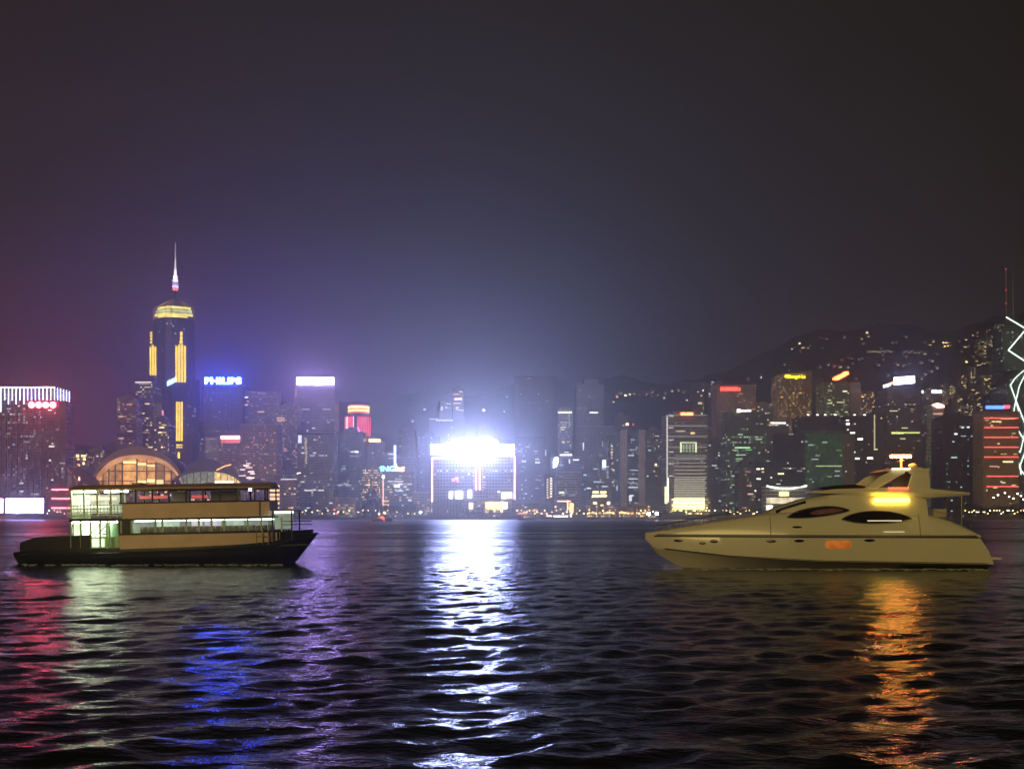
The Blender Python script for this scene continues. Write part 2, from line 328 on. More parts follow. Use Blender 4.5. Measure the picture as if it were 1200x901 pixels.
def tower(label, x0, x1, yt, Y, d=34, shape='box', relief='floors', roof='plant', nw=8, wc=WARM, ws=2.0, wwid=1.0, name='office_tower', cat='tower',
          group=None, px_w=None, edge=None, zb=None, **fk):
    """tower whose front fills photo columns x0..x1 up to row yt at distance Y"""
    fk.setdefault('cw', 3.2); fk.setdefault('fh', 3.6)
    zb = GROUND if zb is None else zb
    w = (x1-x0)*Y/F; cx_ = X((x0+x1)/2, Y); H = Z(yt, Y) - zb
    root = empty(name, (cx_, Y+d/2, zb), label, cat, group)
    m = facade(**fk); cw, fh = fk['cw'], fk['fh']
    pts = outline(w, d, shape)
    body = MB().prism(pts, 0, H)
    body.build('wall', m, root)
    tr = MB(); wallc = paint('trim', fk.get('wall', (.2,.19,.18)), .8, .25, .1)
    if relief == 'floors':
        n = int(H/(fh*2))
        for i in range(1, n): 
            s_ = 1 + .7/w; tr.prism([(a*s_, b_*(1+.7/d)) for a, b_ in pts], i*fh*2-.25, i*fh*2+.15)
    elif relief == 'fins':
        n = max(3, int(w/(cw*2)))
        for i in range(n+1):
            xx = -w/2 + w*i/n; tr.box(xx-.25, xx+.25, -d/2-.7, -d/2+.2 if shape == 'box' else -d/2+.2, 0, H-1)
    elif relief == 'piers':
        for xx in (-w/2+.8, w/2-.8): tr.box(xx-.9, xx+.9, -d/2-.8, -d/2+1, 0, H)
        for i in range(1, 5): tr.box(-w/2, w/2, -d/2-.5, -d/2+.3, H*i/5-.6, H*i/5+.6)
    if tr.v: tr.build('floor_bands' if relief == 'floors' else 'fins', wallc, root)
    rf = MB(); s_ = 1+.5/w
    rf.prism([(a*s_, b_*s_) for a, b_ in pts], H, H+1.4)
    ro = rf.build('roof', wallc, root)
    if roof in ('plant', 'mast'):
        rb = MB().box(-w*.27, w*.22, -d*.2, d*.25, H+1.4, H+6.5); rb.box(-w*.1, w*.12, -d*.1, d*.1, H+6.5, H+9)
        rb.build('plant_room', wallc, root)
    if roof == 'mast':
        MB().tube((w*.1, 0, H+5), (w*.1, 0, H+20), .5, .15).build('mast', M_STEEL, root)
    if px_w is not None:                                            # windows seen one by one: (px, py, width px, height px[, colour, strength])
        for q in px_w:
            c, s2 = (q[4], q[5]) if len(q) > 4 else (wc, ws)
            window_part(root, X(q[0], Y)-cx_, Z(q[1], Y)-zb, q[2]*Y/F, q[3]*Y/F, -d/2-.5, glow(c, s2))
    if nw:
        nu = max(1, int(w*.9/cw)); nv = max(2, int(H/fh)-1); used = set()
        for _ in range(nw*3):
            if len(used) >= nw: break
            iu = random.randrange(nu); iv = random.randrange(1, nv)
            if (iu, iv) in used: continue
            used.add((iu, iv)); ox = (math.floor(-w*.45/cw)+1+iu+.5)*cw
            if abs(ox) > w*.46: continue
            run = random.choice((1,1,1,2,3)) * wwid
            yy = -d/2 - .45
            if shape == 'round': yy = -d/2*math.sqrt(max(.05, 1-(ox/(w/2))**2)) - .5; run = 1
            ww_ = min(cw*.72*run, 2*(w*.48-abs(ox)))
            if ww_ < .8: continue
            window_part(root, ox, (iv+.5)*fh, ww_, fh*.45, yy, win_mat(wc, ws))
    root['w'] = w; root['d'] = d; root['h'] = H
    return root, w, d, H, cx_
def part_px(root, Y, d, cx_, name, mat, x0, x1, y0, y1, zb=GROUND, dep=1.0, off=.6, bevel=0):
    """a box part on the front of a tower, given by the photo rows and columns it covers"""
    return MB().box(X(x0,Y)-cx_, X(x1,Y)-cx_, -d/2-off-dep, -d/2-off, Z(y1,Y)-zb, Z(y0,Y)-zb).build(name, mat, root, bevel=bevel)
def lettering(root, txt, x0, x1, y0, y1, Y, yloc, cx_, mat, zb=GROUND, name='lettering', bold=.03):
    cu = bpy.data.curves.new(name, 'FONT'); cu.body = txt; cu.align_x = 'CENTER'; cu.align_y = 'BOTTOM_BASELINE'; cu.extrude = .04; cu.offset = bold; cu.size = 1
    cu.resolution_u = 2
    o = bpy.data.objects.new(name, cu); cu.materials.append(mat); link(o)
    bpy.context.view_layer.update(); dx, dy = o.dimensions.x, o.dimensions.y
    me_ = bpy.data.meshes.new_from_object(o.evaluated_get(bpy.context.evaluated_depsgraph_get())); bpy.data.objects.remove(o)
    o = bpy.data.objects.new(name, me_); link(o); me_.materials.clear(); me_.materials.append(mat)
    o.parent = root; o.rotation_euler = (R(90), 0, 0); sxx = (x1-x0)*Y/F/dx; szz = (y1-y0)*Y/F/dy
    o.scale = (sxx, szz, 8); o.location = (X((x0+x1)/2, Y)-cx_, yloc, Z(y1, Y)-zb); return o
def sign_frame(root, x0, x1, y1, Y, cx_, yloc, zb=GROUND, hgt=2.0):
    mb = MB(); n = 5
    for i in range(n+1):
        xx = X(x0+(x1-x0)*i/n, Y)-cx_; mb.box(xx-.25, xx+.25, yloc+1, yloc+1.5, Z(y1,Y)-zb-hgt, Z(y1,Y)-zb+3)
    mb.box(X(x0,Y)-cx_, X(x1,Y)-cx_, yloc+1, yloc+1.5, Z(y1,Y)-zb-.9, Z(y1,Y)-zb-.3)
    return mb.build('sign_frame', M_DARK, root)
def glyphs(root, x0, x1, y0, y1, Y, yloc, cx_, mat, n=5, zb=GROUND, slope=0, name='sign', rnd=True):
    """a lit sign too blurred to read: a row of uneven glowing shapes"""
    mb = MB(); st = (x1-x0)/n
    for i in range(n):
        a = x0+st*i+st*.06; b_ = a+st*.86; dy = slope*(i/(n-1)-.5) if n > 1 else 0
        j = random.uniform(0, .25)*(y1-y0) if rnd else 0
        mb.box(X(a,Y)-cx_, X(b_,Y)-cx_, yloc-.6, yloc+.4, Z(y1+dy,Y)-zb, Z(y0+j+dy,Y)-zb)
    if n > 1 and not slope:
        mb.box(X(x0,Y)-cx_, X(x1,Y)-cx_, yloc-.4, yloc+.2, Z(y1,Y)-zb+.12*(y1-y0)*Y/F, Z(y0,Y)-zb-.45*(y1-y0)*Y/F)
    return mb.build(name, mat, root)
# ================================================================== the skyline, left to right
GP = (.17,.16,.18)
# --- far left tower with white crown
r,w,d,H,cx = tower('tall dark tower with a white tube lit crown at the far left', 1, 65, 454, 1340, d=46, relief='fins', roof='none', nw=26, wc=COOL, ws=.9,
    wall=(.16,.15,.18), lit=.10, a=(.9,.8,.9), b=(.7,.75,1), power=.35, dim=.01, rows=.03, cw=3.4)
tb = glow((.55,.62,1), 7, True)
mb = MB(); mb.box(-w/2, w/2, -d/2-1.9, -d/2-1.1, H-.6, H+.6)
for i in range(15):
    xx = -w/2+.6+(w-1.2)*i/14; mb.box(xx-.38, xx+.38, -d/2-1.7, -d/2-1.1, H-(17 if i % 2 else 22)-(10 if i == 0 else 0), H-.6)
mb.build('crown_lights', tb, r)
for i in range(5):
    MB().box(w/2+.5, w/2+1.1, -d/2+4+i*9, -d/2+5+i*9, H-16, H).build('crown_lights', tb, r)
r,w,d,H,cx = tower('narrow dark wing with four round red signs beside the white crowned tower', 49, 77, 471, 1322, d=24, relief='fins', roof='none', nw=14, wc=(1,.8,.7), ws=1.2, wall=(.16,.15,.18), lit=.06, power=.3)
rs_ = glow((1,.05,.10), 115, True); rc = glow((1,.45,.35), 30)
for i in range(4):
    xx = X(37.5+i*8.3, 1322)-cx; zz = Z(474.5, 1322)-GROUND
    MB().tube((xx, -d/2-2, zz), (xx, -d/2-.6, zz), 3.7, n=16).build('sign', rs_, r)
    MB().tube((xx, -d/2-2.2, zz), (xx, -d/2-2.05, zz), 1.7, n=12).build('sign', rc, r)
MB().box(X(33,1322)-cx, X(66,1322)-cx, -d/2-.5, -d/2+.5, Z(480,1322)-GROUND, Z(469,1322)-GROUND).build('sign_frame', M_DARK, r)
# --- billboards at the left shore
def billboard(label, x0, x1, y0, y1, Y, col, s, sample=True, group=None):
    z0 = Z(y1, Y)-GROUND; r = empty('billboard', (X((x0+x1)/2, Y), Y, GROUND), label, 'billboard', group); w = (x1-x0)*Y/F; hh = (y1-y0)*Y/F
    MB().box(-w/2, w/2, -.5, 0, z0, z0+hh).build('lit_panel', glow(col, s, sample, .25, .12), r)
    f = MB(); f.box(-w/2-.4, w/2+.4, .05, 1.2, z0-.4, z0+hh+.4); f.box(-w/2-.4, w/2+.4, -.8, .05, z0-.5, z0-.1)
    f.build('panel_frame', M_DARK, r)
    for xx in (-w*.4, 0, w*.4): MB().box(xx-.5, xx+.5, .3, 1.2, 0, z0).build('post', M_DARK, r)
    return r
billboard('wide blazing white billboard on posts at the far left waterfront', 7, 51, 584, 601, 1303, (.42,.40,1), 24)
billboard('pink billboard cut by the left edge of the photo', -16, 4, 584, 601, 1303, (1,.30,.45), 9)
r,w,d,H,cx = tower('low dark red block with three red neon lines left of the ferry', 52, 108, 570, 1312, d=26, relief=None, roof='none', nw=0, name='low_block', cat='building', wall=(.30,.10,.12), lit=.12, a=PINK, b=(1,.5,.6), power=.5, dim=.03)
for yy in (573.5, 584, 595): part_px(r, 1312, d, cx, 'neon_line', glow((1,.16,.20), 7, True), 61, 100, yy-.7, yy+.9)
tower('small block with yellow lit top windows left of the arched hall', 86, 104, 531, 1500, d=20, relief=None, nw=0, name='small_block', cat='building', lit=.15, dim=.02,
      px_w=[(91,534,3,2,(1,.75,.2),5),(98,534,5,2,(1,.7,.2),4),(92,538,2.5,1.5,(1,.6,.2),3),(99,538,2.5,2,(1,.75,.3),5),(98,543,2,3,(1,.6,.25),4),(93,545,1.6,2,(1,.5,.2),3)])
tower('faint low flat roofed block behind the small yellow lit block', 66, 88, 543, 1600, d=24, nw=5, name='low_block', cat='building', lit=.1)
tower('dim slim block just left of the big arched hall', 104, 122, 527, 1600, d=24, nw=5, wc=COOL, name='low_block', cat='building', lit=.1)
tower('pinkish office tower with scattered lit windows behind the arched hall', 137, 160, 466, 1520, d=36, relief='floors', nw=34, wc=(1,.5,.38), ws=.9, wall=(.30,.20,.22), lit=.16, a=(1,.45,.4), b=(1,.7,.5), power=.3, dim=.03, rows=.05)
tower('dark office tower with a pale strip across its flat top, beside the spired tower', 158, 180, 446, 1545, d=36, relief='floors', roof='none', nw=34, wc=WARM, ws=1.2, wall=(.12,.11,.14), lit=.05, rows=.05, power=.5,
      px_w=[(168,448,19,1.3,(1,.8,.75),1.6),(169,450,12,.8,(1,.7,.6),.7)])
tower('wide office block with rows of yellow windows in front of the spired tower', 174, 198, 493, 1500, d=30, relief='floors', nw=42, wc=(1,.72,.25), ws=2.0, wall=(.16,.14,.16), lit=.14, rows=.2, power=.8, a=(1,.7,.3), b=(1,.6,.4))
# --- the tall spired tower
Yc = 1640; zb = GROUND; cxp = 204.5
r = empty('skyscraper', (X(cxp, Yc), Yc+4, zb), 'very tall skyscraper with a glowing needle spire, lit crown and gold light strips', 'skyscraper')
def lx(px): return X(px, Yc)-X(cxp, Yc)
def lz(py): return Z(py, Yc)-zb
mf = facade(wall=(.07,.07,.10), glass=(.03,.03,.06), cw=3, fh=3.8, ww=.8, wh=.55, lit=.035, a=COOL, b=(.6,.6,1), power=.4, dim=.006, rows=.01)
tri = [(lx(180),-8),(lx(186),-15),(lx(199),-25),(lx(206),-25),(lx(223),-15),(lx(229),-8),(lx(222),22),(lx(186),22)]
MB().prism(tri, 0, lz(376)).build('wall', mf, r)
MB().prism([(a*1.12+3, b_+3) for a, b_ in tri], 0, lz(446)).build('lower_wall', mf, r)
cr = MB(); crp = [(a*.93, b_*.93) for a, b_ in tri]; cr.prism(crp, lz(376), lz(372)); cr.build('crown_base', M_CONC, r)
cg = glow((1,.80,.16), 1.8, False, .5, .15); cgg = glow((.75,.9,.3), 1.0, False, .5, .15)
for (a, b_), (c, e_) in list(zip(tri, tri[1:]))[:5]:
    o = MB(); q = .9
    for (z0, z1, mt) in ((374, 369, cg), (368, 364.5, cgg), (363.5, 361, cg)):
        m2 = MB(); sc_ = 1.0 if z0 > 370 else .95 if z0 > 365 else .88
        m2.add([(a*q*sc_,b_*q*sc_-1,lz(z0)),(c*q*sc_,e_*q*sc_-1,lz(z0)),(c*q*sc_,e_*q*sc_-1,lz(z1)),(a*q*sc_,b_*q*sc_-1,lz(z1)),
                (a*q*sc_,b_*q*sc_,lz(z0)),(c*q*sc_,e_*q*sc_,lz(z0)),(c*q*sc_,e_*q*sc_,lz(z1)),(a*q*sc_,b_*q*sc_,lz(z1))],
               [(0,1,2,3),(7,6,5,4),(0,4,5,1),(3,2,6,7),(0,3,7,4),(1,5,6,2)]); m2.build('crown_band', mt, r)
MB().prism([(a*.8,b_*.8) for a,b_ in tri], lz(372), lz(361)).build('crown_core', mf, r)
MB().prism([(a*.8,b_*.8) for a,b_ in tri], lz(361), lz(349), [(a*.05, b_*.05) for a,b_ in tri]).build('roof', facade(wall=(.2,.18,.2), lit=0, dim=0), r)
for a, b_ in tri[:6]:
    MB().tube((a*.98, b_*.98, lz(376)), (a*.94, b_*.94, lz(362)), .5).tube((a*.94, b_*.94, lz(362)), (a*.35, b_*.35, lz(353)), .45).build('crown_rib', glow((1,.5,.3), .55), r)
MB().tube((0,0,lz(351)), (0,0,lz(340)), 1.6, 1.3, 8).build('mast', M_STEEL, r)
for i, (z0, z1, c, rr) in enumerate([(339.5,337,(1,.25,.3),4.6),(336.2,334,(1,.6,.85),5),(332.8,330.8,(.35,.4,1),4.9),(329.3,327,(1,.7,.85),4.3),(325.7,322.5,(1,.9,.95),3.3),(322,316,(1,.9,.95),2.1)]):
    MB().tube((0,0,lz(z0)), (0,0,lz(z1)), rr, rr*.9, 10).build('spire_light', glow(c, [1.5,1.8,1.2,2.4,3,2.2][i], True), r)
MB().tube((0,0,lz(316)), (0,0,lz(303)), 1.9, 1.0, 8).build('spire_light', glow((1,.85,.8), 1.0), r)
MB().tube((0,0,lz(303)), (0,0,lz(284)), 1.0, .5, 8).build('spire', glow((.9,.65,.7), .6), r)
gold = glow((1,.66,.05), 2.1, False, .25, .1)
def gstrip(x0, x1, y0, y1, n, yl, cap=3):
    for i in range(n):
        a = x0+(x1-x0)*(i+.18)/n; b2 = x0+(x1-x0)*(i+.82)/n; mid = (i-(n-1)/2)/max(1, n/2)
        MB().box(lx(a), lx(b2), yl-.8, yl, lz(y1), lz(y0+cap*abs(mid)**1.0)).build('gold_light', gold, r)
gstrip(178.5, 186.8, 406, 441, 3, -17); gstrip(210.5, 223.5, 406, 450, 4, -26)
gstrip(212, 220.5, 473, 518, 3, -29, 0)
for y0, y1, x0, x1 in ((392,394,182,184),(395.5,397.5,182,184),(399,401.5,182,184),(403,405,181.5,184),(392,396,216.5,219),(397,401,216.5,219),(402,405.5,216,219),(522,523.5,213,220),(525,526,213,220),(531,538,214.8,217)):
    MB().box(lx(x0), lx(x1), -31 if y0 > 500 else -27, -30 if y0 > 500 else -26, lz(y1), lz(y0)).build('gold_light', gold, r)
MB().xz([(lx(203), lz(455)), (lx(212.5), lz(450)), (lx(212.5), lz(445)), (lx(203), lz(449.5))], -33, -31.5).build('sign', glow((.25,.6,1), 6, True), r)
MB().box(lx(196), lx(198.5), -32, -31, lz(492), lz(483)).build('sign', glow((1,.25,.4), 1.6), r)
# --- blue lettered tower
r,w,d,H,cx = tower('tower with a blazing blue lettered rooftop sign right of the spired tower', 238, 284, 454, 1560, d=40, relief='fins', roof='none', nw=22, wc=COOL, ws=.5, wall=(.16,.16,.22), lit=.05, power=.25, b=(.6,.65,1))
blue = glow((.035,.085,1), 230, True); sign_frame(r, 240, 283, 452, 1560, cx, -d/2-3)
s = MB().box(X(240,1560)-cx, X(283.5,1560)-cx, -d/2-2.0, -d/2-1.7, Z(451.5,1560)-GROUND, Z(440.5,1560)-GROUND).build('sign', glow((.02,.06,1), .9), r)
lt = lettering(s, 'PHILIPS', 240.5, 283, 442.2, 450, 1560, -d/2-2.6, cx, blue)
tower('small pale block with a patterned top beside the red bar sign block', 241, 256, 513, 1480, d=24, relief='floors', roof='none', nw=10, wc=(.9,.85,.8), ws=.6, wall=(.42,.38,.38), lit=.3, power=.25, dim=.05, name='small_block', cat='building')
r,w,d,H,cx = tower('pinkish tower with a single glowing red and white bar sign near its top', 256, 283, 510, 1450, d=30, relief=None, roof='plant', nw=16, wc=(1,.6,.6), ws=.5, wall=(.36,.24,.26), lit=.12, power=.3, dim=.02)
part_px(r, 1450, d, cx, 'sign', glow((1,.42,.38), 9, True), 259, 282, 511, 514.3)
part_px(r, 1450, d, cx, 'sign', glow((1,.2,.2), 1.2), 259, 282, 515, 519, off=.3, dep=.2)
tower('bulky dark tower with short window strips right of the blue lettered tower', 280, 323, 459, 1575, d=44, relief='floors', roof='none', nw=16, wc=WARM, ws=1.0, wall=(.17,.15,.2), lit=.10, rows=.10, power=.3,
      px_w=[(288,465.5,6,1.4,(1,.95,.9),1.8),(288,474.5,5,1.3,(1,.95,.9),1.5),(306,482.5,8,1.4,(1,.6,.5),1.3),(307,461,10,.9,(1,.7,.7),.8),(288,489,5,.9,(1,.8,.8),.6)])
tower('broad flat pink tower with a brightly lit patch of windows low down', 281, 325, 498, 1420, d=30, relief='floors', roof='none', nw=50, wc=(1,.55,.45), ws=.7, wall=(.50,.32,.34), lit=.10, power=.35, dim=.02, cw=2.6, fh=3.2, a=(1,.5,.4), b=(1,.75,.6),
      px_w=[(281+3.5*random.random()*4+1, 543+2.4*i, random.uniform(4,10), 1.1, (1,.75,.68), random.uniform(1.5,3.4)) for i in range(8)])
tower('residential tower with speckled red and green windows left of the white bar sign tower', 322, 349, 477, 1500, d=28, relief='floors', nw=60, wc=(1,.42,.32), ws=.8, wall=(.22,.17,.22), lit=.2, power=.4, a=(1,.45,.35), b=(.5,.9,.5), cw=2.6, fh=3, wwid=.7, name='apartment_tower',
      px_w=[(329,490,9,1.6,(1,.55,.35),1.0),(329,493,9,1.6,(1,.55,.35),.9),(326,516,6,3,(1,.45,.3),.8)])
tower('low block with orange lit floors beside the right end of the ferry', 312, 347, 565, 1330, d=22, relief=None, roof='none', nw=10, wc=(1,.6,.3), ws=1, wall=(.3,.22,.26), lit=.08, name='low_block', cat='building',
      px_w=[(322,569.5+5*i,11,2.2,(1,.50,.20),2.6) for i in range(5)]+[(330+2.4*i,561.6,1.6,.9,(1,.9,.8),1.8) for i in range(8)])
r,w,d,H,cx = tower('tower crowned by a glowing white bar sign, upper shaft', 345, 392, 455, 1540, d=40, relief='fins', roof='none', nw=16, wc=(.9,.85,1), ws=.7, wall=(.24,.22,.30), lit=.04, power=.25, dim=.012, fh=4, cw=3,
      px_w=[(358,479.7,10,.9,(.95,.9,1),1.0),(383,479.7,9,.9,(.95,.9,1),1.1),(361,495,3,1,COOL,.8),(385,495,3,1,COOL,1.0),(347,460,1,8,(1,.6,.35),.8)])
sign_frame(r, 348, 391, 452, 1540, cx, -d/2-2)
MB().box(X(348,1540)-cx, X(391.5,1540)-cx, -d/2-2.4, -d/2-1, Z(451.3,1540)-GROUND, Z(442.5,1540)-GROUND).build('sign', glow((.50,.34,1), 75, True), r, bevel=.6)
r,w,d,H,cx = tower('broad ribbed lower tower with two dark ledges in front of the white bar sign tower', 349, 391, 508, 1400, d=36, relief='fins', roof='none', nw=30, wc=(.9,.9,.8), ws=.7, wall=(.22,.22,.28), lit=.07, power=.3, dim=.03,
      px_w=[(351.5,514.5,3.6,9,(.75,.78,1),1.6),(350.3,555,4,2.4,(1,.95,1),4),(365,555,2.5,1.5,(.9,.9,1),2),(357.5,557.5,2,1.2,COOL,.9),(362,574.5,10,1,(1,.9,.8),1.5),(376,574.5,7,1,(1,.9,.8),1.5),(361,595,4,1,COOL,1.2)]+[(358+random.random()*1.4,514+i*2.2,2,1,(1,.85,.5),.9) for i in range(14)])
for yy in (508.5, 555.5): part_px(r, 1400, d, cx, 'ledge', M_DARK, 349, 391, yy-.9, yy+.9, dep=1.5)
# --- round tower with red crown
Yh = 1640; r,w,d,H,cx = tower('cylindrical tower crowned by a yellow ring over red light ribs', 402, 434, 487, Yh, d=43, shape='round', relief='floors', roof='none', nw=16, wc=COOL, ws=.5, wall=(.16,.16,.24), lit=.05, power=.25)
MB().tube((0,0,H+1.4), (0,0,Z(473.5,Yh)-GROUND), w*.36, w*.36, 24).build('drum', facade(wall=(.12,.1,.12), lit=0, dim=0), r)
for (z0, z1, c, s_, k) in ((483.2,481.4,(1,.12,.1),1.6,.385),(481.2,479.2,(1,.72,.18),2.6,.40),(479,477.4,(1,.2,.12),1.4,.385),(477.2,475.4,(1,.85,.30),2.8,.40),(475.2,473.6,(1,.2,.18),1.2,.385)):
    ring = MB(); rr = w*k; n = 24
    ring.prism([(rr*math.cos(i*math.pi/12), rr*math.sin(i*math.pi/12)) for i in range(n)], Z(z0,Yh)-GROUND, Z(z1,Yh)-GROUND); ring.build('crown_ring', glow(c, s_, True), r)
for i in range(17):
    px = 403+i*1.86
    if 415.5 < px < 418: continue
    a = (px-418)/16.; yl = -d/2*math.sqrt(max(.03, 1-min(.97,a*a)))-1
    c = (1,.05,.10) if i not in (1,2,6,7) else (1,.55,.62)
    y1 = 504 if px < 416 else 512-(abs(px-426)*.4)
    MB().box(X(px,Yh)-cx-.62, X(px,Yh)-cx+.62, yl-.5, yl+.5, Z(y1,Yh)-GROUND, Z(488,Yh)-GROUND).build('red_light', glow(c, 2.0), r)
for px, y0, y1 in ((419.5,500,512),(421.5,503,513)):
    MB().box(X(px,Yh)-cx-1, X(px,Yh)-cx+1, -d/2-1.6, -d/2-1.2, Z(y1,Yh)-GROUND, Z(y0,Yh)-GROUND).build('red_light', glow((1,.25,.85), 2.2), r)
tower('plain dark slab just right of the ledged ribbed tower', 393, 426, 507, 1480, d=30, relief='fins', roof='plant', nw=28, wc=(.7,.9,.6), ws=.5, wall=(.18,.19,.24), lit=.05, power=.3, a=(.6,.9,.5),
      px_w=[(413,529.5,3.5,1.3,(.9,.95,1),1.4),(418,529.5,4,1.6,(1,.98,1),2.6),(398,568,7,1,COOL,.9),(408,568.5,7,1,COOL,.9)])
tower('low speckled block at the foot of the plain dark slab', 393, 416, 584, 1345, d=18, relief='floors', roof='none', nw=18, wc=(1,.75,.4), ws=.6, wall=(.32,.28,.26), lit=.3, power=.3, dim=.05, name='low_block', cat='building')
r,w,d,H,cx = tower('slim tower with an orange rooftop sign right of the round red crowned tower', 431, 450, 518, 1520, d=26, relief='floors', roof='none', nw=8, wc=COOL, ws=.6, wall=(.17,.16,.22), lit=.05)
sign_frame(r, 432, 447, 517.5, 1520, cx, -d/2-1)
glyphs(r, 432.5, 446, 513.8, 517.6, 1520, -d/2-1, cx, glow((1,.42,.10), 9, True), 5)
r,w,d,H,cx = tower('narrow block edged by a tall pale blue light mast, behind the blue lettered low sign', 448, 467, 533, 1500, d=24, relief='floors', roof='plant', nw=6, wc=COOL, ws=1, wall=(.2,.2,.28), lit=.05,
      px_w=[(458,529+3,6,1.2,COOL,1.6),(458,537,6,1,COOL,.9)])
MB().box(X(461.8,1500)-cx, X(464.2,1500)-cx, -d/2-2.4, -d/2-1, Z(546,1500)-GROUND, Z(522,1500)-GROUND).build('light_mast', glow((.5,.6,1), 3.5, True), r)
tower('dark apartment tower covered in dotted amber windows, left of the blue lettered low sign', 424, 447, 545, 1400, d=24, relief='floors', roof='plant', nw=95, wc=(1,.68,.32), ws=1.9, wall=(.12,.11,.13), lit=.22, power=.8, cw=2.4, fh=3.3, wwid=.6, name='apartment_tower')
r,w,d,H,cx = tower('office block under a blue three letter sign with an orange emblem', 447, 483, 553, 1380, d=26, relief='floors', roof='none', nw=26, wc=(.85,.95,1), ws=1.1, wall=(.15,.15,.2), lit=.08, rows=.2, power=.5, b=(1,.75,.5),
      px_w=[(452,587,8,1.6,(1,.6,.3),1.5),(453,591,8,1.2,(1,.6,.3),1.2),(465,569.5,7,2,(.9,.95,1),3),(467,564,11,1,(1,.9,.8),1.4),(468,575,9,1,COOL,1.5),(467,561,8,.8,COOL,1.2)])
sign_frame(r, 446, 475, 552.5, 1380, cx, -d/2-1)
s = MB().box(X(446,1380)-cx, X(474,1380)-cx, -d/2-.8, -d/2-.3, Z(553.2,1380)-GROUND, Z(552.4,1380)-GROUND).build('sign', M_DARK, r)
lettering(s, 'ING', 446.5, 462.5, 546, 552, 1380, -d/2-1.4, cx, glow((.12,.45,1), 13, True), bold=.01)
em = MB(); zc = lambda p: Z(p, 1380)-GROUND; xc = lambda p: X(p, 1380)-cx
em.xz([(xc(464),zc(552)),(xc(474),zc(552)),(xc(473),zc(549)),(xc(474.5),zc(547.5)),(xc(472),zc(546.8)),(xc(470.5),zc(548)),(xc(467),zc(548)),(xc(465.5),zc(546)),(xc(463.5),zc(548.5))], -d/2-2, -d/2-1.3)
em.build('emblem', glow((1,.36,.12), 13, True), s)
part_px(r, 1380, d, cx, 'light_line', glow((1,.5,.35), 2.2), 448.6, 449.6, 560, 600)
part_px(r, 1380, d, cx, 'light_line', glow((1,.8,.75), 7), 448, 450.5, 557, 560)
tower('faint blue grey slab between the lettered block and the neon outlined building', 468, 488, 537, 1500, d=28, relief='fins', roof='none', nw=6, wc=COOL, ws=.8, wall=(.28,.28,.36), lit=.03)
tower('narrow brownish block touching the left edge of the neon outlined building', 484, 505, 577, 1360, d=18, relief='fins', roof='none', nw=4, wc=WARM, ws=.6, wall=(.4,.34,.3), lit=.05, name='low_block', cat='building')
tower('dim tower rising behind the left side of the neon outlined building', 490, 514, 512, 1600, d=28, nw=10, wc=COOL, ws=.7, wall=(.2,.2,.28), lit=.06)
tower('stepped hillside tower with tiers of reddish lights above the glaring sign', 503, 546, 491, 2000, d=40, relief=None, roof='none', nw=0, wall=(.15,.15,.22), lit=.02,
      px_w=[(508,489-2+4,10,.9,(1,.9,1),1.4),(521,492.5,20,1,(1,.95,1),1.9)])
tower('slim lit peak tower with red and white rungs high behind the glaring sign', 530, 543, 456, 2080, d=26, relief=None, roof='mast', nw=0, wall=(.16,.15,.2), lit=.1,
      px_w=[(540,459,4,1.2,(1,.9,.9),2.2),(535,462,7,1.6,(1,.5,.45),1.6),(537,467.5,9,1.6,(1,.9,.9),3.4),(536,472.5,9,1.3,(1,.65,.6),1.5),(535.5,478.5,2.6,3.2,(1,.9,.95),1.8),(540,480.5,6,.9,(1,.8,.9),1.4)])
tower('shorter neighbour with a cluster of pale lights left of the slim lit peak tower', 515, 530, 471, 2050, d=26, relief=None, roof='none', nw=0, wall=(.16,.15,.2), lit=.06,
      px_w=[(517.7,478.5,2.2,4,(.9,.9,1),2),(525.5,473,6,1.1,(1,.8,.8),1.4),(523,477.5,3,3,(.8,.8,.9),.8)])
# --- neon outlined building with the glaring sign
Yk = 1330; r = empty('waterfront_hall', (X(554.5,Yk), Yk+20, GROUND), 'waterfront building outlined in pink neon under an enormous blinding white sign', 'building')
def kx(px): return X(px,Yk)-X(554.5,Yk)
def kz(py): return Z(py,Yk)-GROUND
MB().box(kx(506.5), kx(602.5), -14, 16, kz(598), kz(534)).build('wall', facade(wall=(.32,.31,.36), lit=.05, power=.6, a=PINK, b=COOL, cw=4, fh=4.2, ww=.6, rows=.05, dim=.012), r)
MB().box(kx(505), kx(604), -15, 17, kz(533.8), kz(531)).build('roof', M_CONC, r)
nb = glow((1,.42,.42), 4.5, True)
for x0, x1, y0, y1 in ((505.3,506.8,536,588),(602.4,603.9,534,598)): MB().box(kx(x0), kx(x1), -16.2, -15.2, kz(y1), kz(y0)).build('neon_tube', nb, r)
MB().box(kx(505.3), kx(538), -16.2, -15.2, kz(537.2), kz(535.8)).build('neon_tube', nb, r); MB().box(kx(575), kx(603.9), -16.2, -15.2, kz(534.8), kz(533.6)).build('neon_tube', nb, r)
for x0 in (557, 561.3): MB().box(kx(x0), kx(x0+1.5), -16.2, -15.2, kz(574), kz(538)).build('neon_tube', nb, r)
for i in range(11):
    MB().box(kx(553.5+random.random()*2), kx(556), -15.4, -14.6, kz(541+i*3.2+.5), kz(541+i*3.2-.5)).build('window', glow((1,.7,.8), 1.2), r)
    MB().box(kx(564.2), kx(565.5+random.random()*4), -15.4, -14.6, kz(542+i*3.2+.5), kz(542+i*3.2-.5)).build('window', glow((1,.6,.75), 1.0), r)
wsg = glow((.32,.42,1), 62, True)
s = MB(); s.box(kx(504.8), kx(602.5), -18, -16.5, kz(532), kz(520.5)); s.build('sign', wsg, r, bevel=.5)
